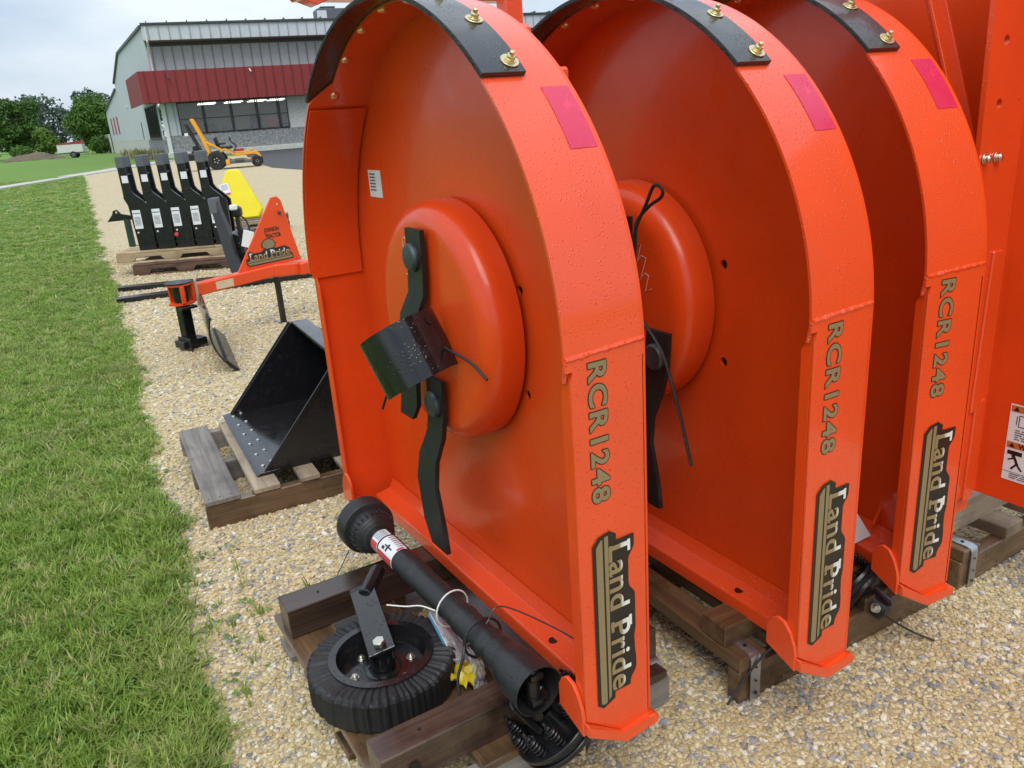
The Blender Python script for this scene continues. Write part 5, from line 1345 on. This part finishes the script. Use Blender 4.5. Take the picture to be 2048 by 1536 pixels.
# ================================================================== yellow shell on its pallets, small orange part
block_pallet('brown pallet at the bottom under the yellow shell', (-4.1, 11.35, 0), R(5), 1.0, .9, .11, (WOOD_RED, WOOD_TAN), 'pallets under the yellow shell')
block_pallet('brown pallet on top, directly under the yellow shell', (-4.1, 11.35, .111), R(5), 1.0, .9, .11, (WOOD_TAN, WOOD_TAN), 'pallets under the yellow shell')
yp = thing('yellow_hopper', 'bright yellow tapered plastic shell standing on two brown pallets', 'hopper', (-3.78, 11.55, .222), R(3))
MB().prism([(-.20, .0), (.40, .02), (.46, .14), (.20, .66), (.165, .70), (.03, .70), (-.01, .67), (-.24, .10)], .09, axes((1, 0, 0), (0, .25, .97), (0, -.97, .25)), .018).obj('panel', YELLOW, yp)
ylb = MB().box((.13, .16, .001), bev=.0).obj('label', WHITE_LABEL, yp); ylb.matrix_local = axes((.98, .05, .19), (-.19, .24, .95), (0, -.97, .25), (-.03, .012, .44))
MB().boxm((-.06, -.078, .0006), (.06, -.055, .0012)).obj('red_stripe', LABEL_RED, ylb); label_print(ylb, .11, .10, 6, 2).location = (0, .02, 0)
rt = thing('orange_bracket', 'small orange red triangular part showing behind the black brackets', 'bracket', (-3.95, 10.5, 0))
MB().plate([(-.16, .0), (.12, .0), (.13, .70), (.10, .98), (.07, .99), (.04, .93), (-.02, .78), (-.16, .69)], [circle(.085, .93, .015, 10)], .03, axes((1, 0, 0), (0, 0, 1), (0, -1, 0))).obj('plate', ORANGE_FAR, rt)

# ================================================================== zero-turn mower
mw = thing('riding_mower', 'yellow zero turn riding mower with black roll bar parked near the shop', 'riding mower', (-11.35, 34.2, .006), R(14))
def mwheel(x, y, r, w, nm='rear_wheel'):
    M = axes((1, 0, 0), (0, 0, 1), (0, -1, 0), (x, y + w / 2, r))
    o = MB().lathe([(r * .52, 0), (r * .9, .0), (r, w * .14), (r, w * .86), (r * .9, w), (r * .52, w)], 36, M, closed=True, jitter=lambda k, i, rr, z: (rr * (1.025 if (k % 2 and i in (2, 3)) else 1), z)).obj(nm, RUBBER, mw)
    MB().lathe([(0, w * .25), (r * .5, w * .2), (r * .54, w * .05), (r * .54, w * .95), (r * .5, w * .8), (0, w * .75)], 24, M).obj('rim', BLACK_DRY, o)
    for k in range(5):
        a = k * 1.2566; MB().cyl(r * .07, .02, M @ Matrix.Translation((math.cos(a) * r * .25, math.sin(a) * r * .25, w * .75)), 8).obj('lug_nut', ZINC, o)
mwheel(0, -.55, .36, .28); mwheel(0, .55, .36, .28)
mwheel(1.55, -.42, .22, .14, 'caster_wheel'); mwheel(1.55, .42, .22, .14, 'caster_wheel')
for s in (-1, 1):
    y = s * .36
    MB().bar((-.10, y, .48), (.35, y, .78), .09, .07, .01).bar((.35, y, .78), (.75, y, .52), .09, .08, .01).bar((.72, y, .52), (1.48, y, .56), .09, .10, .01).bar((1.46, y, .56), (1.62, y, .50), .09, .09, .01).bar((1.60, y * 1.02, .52), (1.68, y * 1.1, .36), .06, .09, .01).bar((1.68, y * 1.1, .38), (1.56, y * 1.1, .22), .06, .06, .01).obj('frame_rail', MOWER_Y, mw)
    MB().bar((-.22, y, .55), (-.40, y, 1.20), .07, .12, .01).bar((-.40, y, 1.18), (-.72, y * 1.0, 2.0), .06, .10, .015).bar((-.22, y, .57), (-.75, y, .62), .06, .08, .01).bar((-.22, y, .62), (-.45, y, .25), .06, .09, .01).bar((-.70, y, .62), (-.45, y, .22), .06, .08, .01).bar((-.38, y, 1.12), (.30, y, .72), .05, .07, .01).obj('roll_bar_base', MOWER_Y, mw)
    MB().sweep(spline([(-.55, y * .98, .70), (-.80, y * .98, 1.35), (-.95, y * .98, 1.78), (-.93, y * .9, 1.82)]), .04, 10).obj('roll_bar_leg', BLACK_DRY, mw)
    MB().sweep(spline([(.68, y * .8, .70), (.80, y * .8, .85), (.62, y * .7, 1.05), (.60, y * .7, 1.22)]), .014, 8).obj('steering_lever', BLACK_DRY, mw)
    MB().sweep([(.10, y * .9, .85), (.08, y * .9, 1.25)], .014, 8).obj('arm_rest_post', BLACK_DRY, mw)
MB().bar((-.93, -.33, 1.82), (-.93, .33, 1.82), .07, .07, .02).obj('roll_bar_top', BLACK_DRY, mw)
MB().box((.55, .50, .12), (.38, 0, .82), bev=.04, seg=2).obj('seat', BLACK_DRY, mw); MB().box((.13, .48, .42), (.08, 0, 1.03), (0, R(-14), 0), .04, seg=2).box((.30, .08, .07), (.25, -.25, .98), bev=.02).box((.30, .08, .07), (.25, .25, .98), bev=.02).obj('seat_back', BLACK_DRY, mw)
MB().box((.60, .75, .35), (-.62, 0, .62), bev=.05, seg=2).box((.30, .5, .25), (-.72, 0, .85), bev=.05).box((.35, .9, .28), (-.95, 0, .55), bev=.05).obj('engine', BLACK_DRY, mw)
MB().box((1.05, 1.35, .14), (.85, 0, .26), bev=.03).box((.35, .3, .1), (.88, -.6, .34), bev=.02).obj('mower_deck', GREY_CAP, mw)
MB().box((.16, 1.42, .22), (.42, 0, .26), bev=.03).box((.16, 1.1, .14), (1.25, 0, .30), bev=.03).obj('deck_guard', MOWER_Y, mw)
MB().box((.55, .62, .05), (1.05, 0, .62), bev=.01).box((.10, .5, .10), (1.40, 0, .68), bev=.02).obj('footrest', MOWER_Y, mw)
MB().box((.4, .5, .1), (.88, 0, .70), bev=.02).obj('foot_mat', TRRED, mw)
MB().box((.012, .09, .12), (-1.03, 0, 0)) and MB().box((.14, .02, .11), (-.98, -.40, 1.42), bev=.004).obj('white_tag', WHITE_LABEL, mw)
